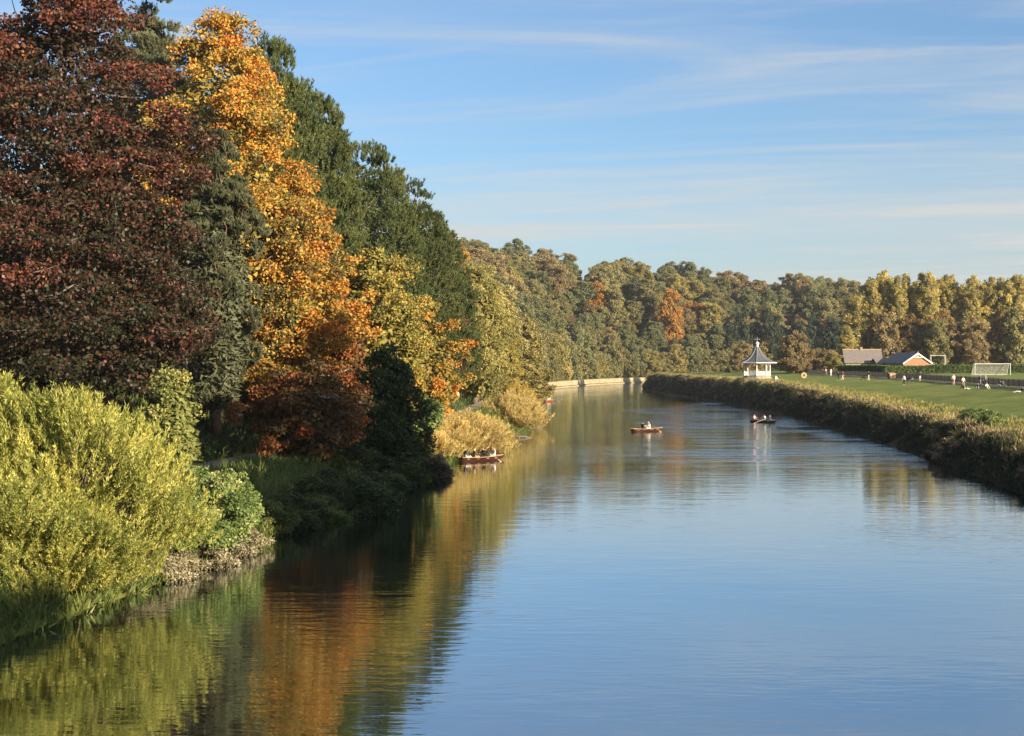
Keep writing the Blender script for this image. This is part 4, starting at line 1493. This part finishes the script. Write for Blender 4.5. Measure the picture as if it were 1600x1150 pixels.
def poses():
    P = {}
    P['stand'] = {}
    P['walk'] = {'knl': (-.10, .16, .52), 'anl': (-.10, .26, .10), 'toel': (-.11, .42, .09), 'knr': (.10, -.06, .50), 'anr': (.10, -.32, .14), 'toer': (.11, -.17, .05),
                 'ell': (-.24, -.13, 1.15), 'wrl': (-.24, -.02, .92), 'hal': (-.24, .03, .85), 'elr': (.24, .08, 1.14), 'wrr': (.24, .26, .97), 'har': (.23, .32, .92)}
    P['push'] = {'wrl': (-.20, .30, 1.0), 'hal': (-.18, .38, 1.0), 'ell': (-.25, .06, 1.12), 'wrr': (.20, .30, 1.0), 'har': (.18, .38, 1.0), 'elr': (.25, .06, 1.12),
                 'knl': (-.10, .14, .52), 'anl': (-.10, .18, .10), 'toel': (-.11, .34, .06), 'knr': (.10, -.02, .49), 'anr': (.10, -.22, .12), 'toer': (.11, -.07, .05)}
    dz = -.77          # sitting on the grass, knees drawn up
    sit = {}
    for k, v in J0.items():
        sit[k] = (v[0], v[1] - .05, v[2] + dz)
    for s, sg in (('l', -1), ('r', 1)):
        sit['hip' + s] = (sg * .10, .0, .15)
        sit['kn' + s] = (sg * .14, .34, .46)
        sit['an' + s] = (sg * .14, .58, .09)
        sit['toe' + s] = (sg * .15, .74, .04)
        sit['el' + s] = (sg * .26, .08, .42)
        sit['wr' + s] = (sg * .18, .28, .46)
        sit['ha' + s] = (sg * .14, .35, .47)
    P['sit'] = sit
    rec = dict(sit)    # legs stretched out, leaning back on the hands
    for k in ('spine', 'chest', 'neck', 'head', 'crown', 'shl', 'shr'):
        v = rec[k]
        rec[k] = (v[0], v[1] - (v[2] - .15) * .45, v[2] - .06)
    for s, sg in (('l', -1), ('r', 1)):
        rec['kn' + s] = (sg * .12, .40, .24)
        rec['an' + s] = (sg * .12, .80, .08)
        rec['toe' + s] = (sg * .13, .88, .20)
        rec['el' + s] = (sg * .28, -.42, .34)
        rec['wr' + s] = (sg * .30, -.52, .10)
        rec['ha' + s] = (sg * .30, -.50, .04)
    P['recline'] = rec
    bs_ = dict(sit)    # on a boat seat
    for s, sg in (('l', -1), ('r', 1)):
        bs_['kn' + s] = (sg * .13, .40, .22)
        bs_['an' + s] = (sg * .12, .48, -.18)
        bs_['toe' + s] = (sg * .12, .64, -.22)
        bs_['el' + s] = (sg * .25, .06, .38)
        bs_['wr' + s] = (sg * .16, .26, .30)
        bs_['ha' + s] = (sg * .12, .34, .30)
    P['boat'] = bs_
    row = dict(bs_)    # arms out to the oars
    for k in ('spine', 'chest', 'neck', 'head', 'crown', 'shl', 'shr'):
        v = row[k]
        row[k] = (v[0], v[1] + (v[2] - .18) * .22, v[2])
    for s, sg in (('l', -1), ('r', 1)):
        row['el' + s] = (sg * .26, .34, .44)
        row['wr' + s] = (sg * .20, .56, .42)
        row['ha' + s] = (sg * .18, .63, .42)
    P['row'] = row
    return P


POSE = poses()
BODY = {}


def body_mesh(pose):
    if pose in BODY:
        return BODY[pose]
    J = dict(J0)
    J.update(POSE[pose])
    names = list(J)
    ix = {n: i for i, n in enumerate(names)}
    me = bpy.data.meshes.new('body')
    me.from_pydata([J[n] for n in names], [(ix[a], ix[b]) for a, b, _ in BONES], [])
    ob = bpy.data.objects.new('body_tmp', me)
    COL.objects.link(ob)
    ob.modifiers.new('skin', 'SKIN').use_smooth_shade = True
    ob.modifiers.new('sub', 'SUBSURF').levels = 1
    if not me.skin_vertices:
        bpy.context.view_layer.objects.active = ob
        bpy.ops.mesh.customdata_skin_add()
    for n in names:
        key = n if n in RAD else n[:-1]
        sv = me.skin_vertices[0].data[ix[n]]
        sv.radius = RAD[key]
        sv.use_root = (n == 'pelvis')
    dg = bpy.context.evaluated_depsgraph_get()
    out = bpy.data.meshes.new_from_object(ob.evaluated_get(dg))
    bpy.data.objects.remove(ob)
    out.name = 'body'
    V = [tuple(v.co) for v in out.vertices]
    Fs = [tuple(p.vertices) for p in out.polygons]
    extra = MB()
    hd = Vector(J['head'])
    # nose, ears
    extra.add([hd + Vector(q) for q in ((-.016, .095, -.02), (.016, .095, -.02), (0, .098, .035), (0, .128, -.018))], [(0, 1, 3), (1, 2, 3), (2, 0, 3)])
    for sg in (-1, 1):
        extra.tube([hd + Vector((sg * .085, -.005, -.02)), hd + Vector((sg * .098, -.012, .02))], .016, 5)
    # five fingers on each hand
    for s, sg in (('l', -1), ('r', 1)):
        h = Vector(J['ha' + s])
        dr = (h - Vector(J['wr' + s])).normalized()
        sd = dr.cross(Vector((0, 0, 1)) if abs(dr.z) < .8 else Vector((1, 0, 0))).normalized()
        for q, ln in ((-.028, .062), (-.010, .075), (.010, .07), (.028, .055)):
            b = h + sd * q + dr * .01
            m1 = b + dr * ln * .6
            extra.tube([b, m1, m1 + dr * ln * .4 + Vector((0, .012, -.006))], [.011, .010, .008], 5)
        b = h - dr * .035 - sd * .03
        extra.tube([b, b + (dr * .5 - sd).normalized() * .035, b + (dr - sd * .8).normalized() * .062], [.012, .011, .009], 5)
    nb0 = len(V)
    Fe = [tuple(i + nb0 for i in f) for f in extra.f]
    full = bpy.data.meshes.new('body_' + pose)
    full.from_pydata(V + extra.v, [], Fs + Fe)
    full.update()
    seg = [(Vector(J[a]), Vector(J[b]), ZONE[z]) for a, b, z in BONES]
    up = (Vector(J['crown']) - hd).normalized()
    for p in full.polygons:
        c = p.center
        p.use_smooth = True
        if p.index >= len(Fs):
            p.material_index = 0
            continue
        best, bz = 1e9, 0
        for a, b, z in seg:
            t = max(0, min(1, (c - a).dot(b - a) / max((b - a).length_squared, 1e-9)))
            d = (c - a.lerp(b, t)).length
            if d < best:
                best, bz = d, z
        if bz == 0 and (c - hd).length < .22:
            q = c - hd
            if q.dot(up) > .055 or (q.y < -.02 and q.dot(up) > -.06):
                bz = 4
        p.material_index = bz
    BODY[pose] = full
    for _ in range(5):
        full.materials.append(None)
    return full


_cl = {}


def cloth(col):
    if col not in _cl:
        _cl[col] = plain('cloth_%d' % len(_cl), col, .85, .1, 8)
    return _cl[col]


SKIN = plain('skin', (.52, .32, .23), .6, .05, 5)
WHT, BLK, RED, PNK, NAVY, GRY, CRM, BRN, KHA, DEN = (.66, .64, .60), (.015, .015, .018), (.45, .05, .05), (.62, .33, .33), (.03, .04, .08), (.22, .22, .24), (.68, .6, .45), (.14, .08, .05), (.32, .26, .17), (.10, .14, .24)


def person(loc, rz, pose, top, leg, label, hair=BRN, shoe=BLK, h=1.0, group=None):
    o = link('person', body_mesh(pose))
    o.location = loc
    o.rotation_euler = (0, 0, rz)
    o.scale = (h, h, h)
    for i, m in enumerate((SKIN, cloth(top), cloth(leg), cloth(shoe), cloth(hair))):
        o.material_slots[i].link = 'OBJECT'
        o.material_slots[i].material = m
    return tag(o, label, 'person', group)


L = R_
for px, py, rz, pose, top, leg, lab, hair, sh in [
    (1290.5, 587.5, 20, 'walk', PNK, CRM, 'person in pale pink strolling by the yellow shrub', BRN, CRM),
    (1298.5, 587.5, 40, 'stand', WHT, WHT, 'person all in white beside the yellow shrub', BRN, CRM),
    (1310, 594.5, -80, 'walk', BLK, BLK, 'person in black walking with someone in red', BLK, WHT),
    (1316.5, 594, -70, 'walk', RED, CRM, 'person in red jacket and pale trousers on the lawn', RED, WHT),
    (1357, 594, -80, 'push', BLK, WHT, 'person in black top and white trousers pushing a pram', BLK, WHT),
    (1412.5, 602, 160, 'stand', WHT, BLK, 'person in white top and black trousers standing on the grass', BRN, WHT),
    (1426, 596, 100, 'sit', CRM, GRY, 'person in cream sitting low by the fence', BRN, BLK),
    (1437.5, 596, 10, 'stand', BLK, CRM, 'person in black top and pale trousers against the fence', BRN, CRM),
    (1490, 602, -20, 'walk', WHT, PNK, 'person in white top and pink trousers on the path', WHT, CRM),
    (1505, 606.5, 190, 'push', CRM, KHA, 'person in cream top bending by the seated group', CRM, BLK),
    (1507, 609, -70, 'recline', BLK, WHT, 'person in black with white legs stretched on the grass', BRN, WHT),
    (1531, 603, 200, 'stand', NAVY, GRY, 'person in navy standing behind the seated group', BLK, BLK),
    (1539.5, 603, 160, 'stand', GRY, NAVY, 'person in grey standing behind the white coat', BRN, BLK),
    (1528, 608.5, 150, 'sit', BLK, GRY, 'person in black sitting on the grass under two who stand', BLK, BLK),
    (1542, 608.5, 190, 'sit', WHT, CRM, 'person in a big white coat sitting on the grass', CRM, CRM),
    (1563, 605, 120, 'sit', BLK, WHT, 'person in black sitting alone against the fence', BLK, BLK),
    (1567.5, 605, 200, 'sit', GRY, CRM, 'person in grey sitting close to one in black', BRN, BLK),
    (1594, 614, 80, 'recline', NAVY, WHT, 'person in navy and white trousers lounging on the lawn', BLK, WHT),
    (1151, 582, 70, 'walk', WHT, GRY, 'person in white beside the shaded side of the bandstand', BRN, BLK),
    (1139, 582, 60, 'stand', BLK, BLK, 'person in black in the shade near the bandstand', BLK, BLK),
    (1239, 583.5, 0, 'stand', WHT, WHT, 'person in pale clothes under the brown-olive tree', CRM, CRM),
]:
    person(ray_ground(px, py), L(rz), pose, top, leg, lab, hair, sh)

# walkers on the left-hand path
lpath = np.array(lp)


def on_path(px):
    i = np.argmin(np.abs(800 + lpath[:, 0] / np.maximum(lpath[:, 1], 1) * F - px) + (lpath[:, 1] < 150) * 900)
    return i


for px, Y, rz, pose, top, leg, lab, h in [(701, 208, 20, 'push', GRY, NAVY, 'person in grey pushing a pram on the riverside path', 1.0), (715, 224, 190, 'walk', WHT, BLK, 'person in white top and black trousers on the riverside path', 1.0),
                                          (738, 228, 170, 'walk', NAVY, NAVY, 'person in dark navy walking by the riverside bushes', 1.12)]:
    x = PX(px, Y)
    person((x, Y, hz(x, Y) + .06), L(rz), pose, top, leg, lab, BRN, BLK, h)


def pram(loc, rz, lab):
    e = tag(empty('pram', loc, rz), lab, 'pram')
    mb = MB()
    mb.add([(-.22, -.3, .45), (.22, -.3, .45), (.22, .42, .5), (-.22, .42, .5), (-.24, -.36, .72), (.24, -.36, .72), (.24, .46, .66), (-.24, .46, .66)],
           [(0, 3, 2, 1), (0, 1, 5, 4), (1, 2, 6, 5), (2, 3, 7, 6), (3, 0, 4, 7)])
    mb.build('seat', cloth(BLK), e)
    mb = MB()
    for q in range(5):
        an = math.pi * (.05 + .13 * q)
        an2 = math.pi * (.05 + .13 * (q + 1))
        for (a_, b_) in ((an, an2),):
            mb.add([(-.24, -.1 - .30 * math.cos(a_), .70 + .42 * math.sin(a_)), (.24, -.1 - .30 * math.cos(a_), .70 + .42 * math.sin(a_)),
                    (.24, -.1 - .30 * math.cos(b_), .70 + .42 * math.sin(b_)), (-.24, -.1 - .30 * math.cos(b_), .70 + .42 * math.sin(b_))], [(0, 1, 2, 3)])
    mb.build('hood', cloth(BLK), e)
    mb = MB()
    for s in (-.22, .22):
        mb.tube([(s, -.62, 1.02), (s, -.3, .72), (s, .25, .3), (s, .38, .14)], .015, 5)
        mb.tube([(s, .1, .5), (s, -.34, .16)], .015, 5)
    mb.tube([(-.22, -.62, 1.02), (.22, -.62, 1.02)], .018, 5)
    mb.build('frame', M['metal'], e)
    for s in (-.25, .25):
        for y, r in ((.38, .13), (-.34, .16)):
            mb = MB()
            pts = [(s, y + r * math.cos(2 * math.pi * q / 12), r + r * math.sin(2 * math.pi * q / 12)) for q in range(13)]
            mb.tube(pts, .022, 5, False)
            for q in range(3):
                an = math.pi * q / 3
                mb.tube([(s, y + r * math.cos(an), r + r * math.sin(an)), (s, y - r * math.cos(an), r - r * math.sin(an))], .008, 3)
            mb.build('wheel', M['metal'], e)
    return e


p = ray_ground(1349, 594)
pram(p, R_(90), 'black pram pushed along the lawn path')
p = ray_ground(1421, 597)
pram(p, R_(60), 'black pram parked by the fence near the cream-clad sitter')
x = PX(697, 209)
pram((x, 209, hz(x, 209) + .06), R_(30), 'dark pram on the riverside path')


# ------------------------------------------------------------------ rowing boats
def hull_mesh(name, Lb=4.7, B=1.36, mat=None):
    ns, nr = 17, 9
    V, Fc = [], []
    for inner in (0, 1):
        for i in range(ns):
            u = i / (ns - 1)                    # 0 stern, 1 bow
            w = (1 - (abs(u - .45) / .55) ** 2.4 if u > .45 else 1 - .42 * ((.45 - u) / .45) ** 2) * B / 2
            w = max(w, .025)
            sheer = .33 + .22 * max(0, u - .4) ** 1.5 + .10 * (max(0, .4 - u)) ** 1.5
            keel = -.14 + .28 * max(0, u - .82) / .18 * (u > .82) + .05 * max(0, .1 - u) * 10
            if inner:
                w, keel = max(w - .035, .012), keel + .05
            for j in range(nr):
                q = -1 + 2 * j / (nr - 1)
                yy = w * math.copysign(abs(q) ** .75, q) if q else 0
                zz_ = keel + (sheer - keel) * abs(q) ** 2.3
                V.append(((u - .5) * Lb + (.12 * (zz_ > .3) * (u > .95)), yy, zz_))
    o = ns * nr
    for s in (0, 1):
        for i in range(ns - 1):
            for j in range(nr - 1):
                a_ = s * o + i * nr + j
                f = (a_, a_ + nr, a_ + nr + 1, a_ + 1)
                Fc.append(f if s == 0 else f[::-1])
    for i in range(ns - 1):                    # gunwale edge between skins
        for j in (0, nr - 1):
            a_ = i * nr + j
            Fc.append((a_, a_ + nr, a_ + nr + o, a_ + o))
    me = bpy.data.meshes.new(name)
    Fc.append(tuple(range(nr)))                # transom
    Fc.append(tuple(o + j for j in range(nr))[::-1])
    me.from_pydata(V, [], Fc)
    me.update()
    for p in me.polygons:
        p.use_smooth = p.index < len(Fc) - 2
    if mat:
        me.materials.append(mat)
    return me


def gun_pts(sg, Lb=4.7, B=1.36):
    pts = []
    for i in range(17):
        u = i / 16
        w = (1 - (abs(u - .45) / .55) ** 2.4 if u > .45 else 1 - .42 * ((.45 - u) / .45) ** 2) * B / 2
        sheer = .33 + .22 * max(0, u - .4) ** 1.5 + .10 * (max(0, .4 - u)) ** 1.5
        pts.append(((u - .5) * Lb, sg * max(w, .025), sheer + .01))
    return pts


def rowing_boat(px, Y, rz, hullmat, lab, crew, who):
    x = PX(px, Y)
    e = tag(empty('rowing_boat', (x, Y, .0), rz), lab, 'boat', 'rowing boats on the river')
    hl = link('hull', hull_mesh('hull', mat=hullmat), e)
    for s in (-1, 1):
        mb = MB()
        mb.tube(gun_pts(s), .03, 5)
        mb.build('gunwale', M['hullin'], e)
    mb = MB()
    mb.box(-1.9, 1.7, -.36, .36, -.06, -.03)
    mb.build('floor_boards', M['hullin'], e)
    for q, wd in ((-1.75, .5), (-.75, .6), (.25, .62), (1.2, .5)):
        mb = MB()
        mb.box(q - .14, q + .14, -wd, wd, .20, .24)
        mb.build('thwart', M['hullin'], e)
    for s in (-1, 1):
        mb = MB()
        mb.tube([(.72, s * .64, .33), (.72, s * .64, .52)], .02, 5)
        mb.tube([(.66, s * .64, .55), (.72, s * .64, .50), (.78, s * .64, .55)], .014, 5)
        mb.build('rowlock', M['metal'], e)
    cr, sr = math.cos(rz), math.sin(rz)
    for (ux, uy, dr, pose, top, leg, lb, hair, h) in crew:
        person((x + ux * cr - uy * sr, Y + ux * sr + uy * cr, .19), rz + dr, pose, top, leg, lb, hair, BLK, h * 1.06)
    for s in (-1, 1):                          # oars rest in the rowlocks
        o = tag(empty('oar', (x + .72 * cr - s * .64 * sr, Y + .72 * sr + s * .64 * cr, .53), rz), 'long pale oar of the ' + who, 'oar', 'oars of the ' + who)
        tip = Vector((-.30, s * 1.75, -.50))
        d = tip.normalized()
        inb = -d * .62
        mb = MB()
        mb.tube([inb, d * 1.3], [.024, .022], 6)
        mb.build('loom', M['oarwood'], o)
        b0, b1 = d * 1.28, d * 1.95
        sd = Vector((0, 0, 1)).cross(d).normalized()
        vs = []
        for pt, wv in ((b0, .03), (b0.lerp(b1, .35), .075), (b1, .085)):
            for ss, tt in ((-1, -1), (1, -1), (1, 1), (-1, 1)):
                vs.append(pt + sd * (ss * wv) + Vector((0, 0, tt * .012)))
        fs = [(3, 2, 1, 0), (8, 9, 10, 11)]
        for q in range(2):
            for k in range(4):
                k2 = (k + 1) % 4
                fs.append((q * 4 + k, q * 4 + k2, (q + 1) * 4 + k2, (q + 1) * 4 + k))
        mb = MB()
        mb.add(vs, fs)
        mb.build('blade', M['oarwood'], o)
    return e


AFT, FWD = R_(90), R_(-90)     # facing stern / facing bow (boats point along +x)
rowing_boat(753, 134, R_(35), M['varnish'], 'red-brown rowing boat with five people close to the golden bushes',
            [(-1.75, 0, FWD, 'boat', NAVY, WHT, 'person in navy and white at the stern of the crowded boat', BLK, 1.05),
             (-.75, .0, FWD, 'boat', BRN, KHA, 'person in brown bent low in the crowded boat', CRM, .92),
             (.25, 0, AFT, 'row', BLK, BLK, 'person in black rowing the crowded boat', BLK, 1.02),
             (1.15, -.22, AFT, 'boat', CRM, WHT, 'person in cream squeezed in the bow of the crowded boat', BRN, .98),
             (1.3, .24, AFT, 'boat', WHT, WHT, 'person in white at the bow of the crowded boat', BRN, 1.05)], 'crowded boat')
rowing_boat(1012, 190, R_(28), M['varnish'], 'dark red rowing boat with two people out in midstream',
            [(-.75, 0, FWD, 'boat', BLK, BLK, 'person in black seated in the midstream boat', BLK, 1.05), (.25, 0, AFT, 'row', CRM, WHT, 'person in cream rowing the midstream boat', CRM, 1.08)], 'midstream boat')
rowing_boat(1193, 217, R_(-52), M['metal'], 'dark rowing boat with three people near the right bank',
            [(-1.75, 0, FWD, 'boat', PNK, GRY, 'person in pink in the boat near the right bank', BRN, 1.0), (.25, 0, AFT, 'row', WHT, GRY, 'person in white rowing near the right bank', BRN, 1.02),
             (1.2, 0, AFT, 'boat', NAVY, BLK, 'person in navy at the bow near the right bank', BLK, 1.08)], 'boat near the right bank')
rowing_boat(858, 332, R_(62), M['orangehull'], 'orange rowing boat with two people far off by the left bank',
            [(-.75, 0, FWD, 'boat', WHT, CRM, 'person in white seated in the far orange boat', BRN, 1.05), (.25, 0, AFT, 'row', CRM, GRY, 'person in cream rowing the far orange boat', BRN, 1.05)], 'far orange boat')

# driftwood at the tips of the golden bushes
for i, (px, Y, rz, ln) in enumerate([(812, 174, 10, 3.0), (838, 205, -5, 2.2)]):
    mb = MB()
    x = PX(px, Y)
    mb.tube([(-ln / 2, 0, .02), (-ln * .2, .12, .14), (ln * .2, -.05, .10), (ln / 2, .1, -.05)], [.12, .14, .1, .03], 7)
    mb.tube([(ln * .05, 0, .12), (ln * .2, .3, .42)], [.05, .015], 5)
    tag(mb.build('driftwood_log', M['bark'], None, (x, Y, .02), True), ['dark driftwood log lying off the golden bushes behind the crowded boat', 'dark driftwood log poking out from the small point'][i], 'log')

# ------------------------------------------------------------------ thin autumn haze
hm = bpy.data.materials.new('haze')
hm.use_nodes = True
hn = hm.node_tree
hn.nodes.remove(hn.nodes['Principled BSDF'])
pv = hn.nodes.new('ShaderNodeVolumePrincipled')
pv.inputs['Color'].default_value = (.80, .88, .96, 1)
pv.inputs['Density'].default_value = .00009
pv.inputs['Anisotropy'].default_value = .2
hn.links.new(pv.outputs[0], hn.nodes['Material Output'].inputs['Volume'])
mb = MB()
mb.box(-3100, 3100, -1600, 5100, -4, 100)
tag(mb.build('haze', hm), kind='stuff')
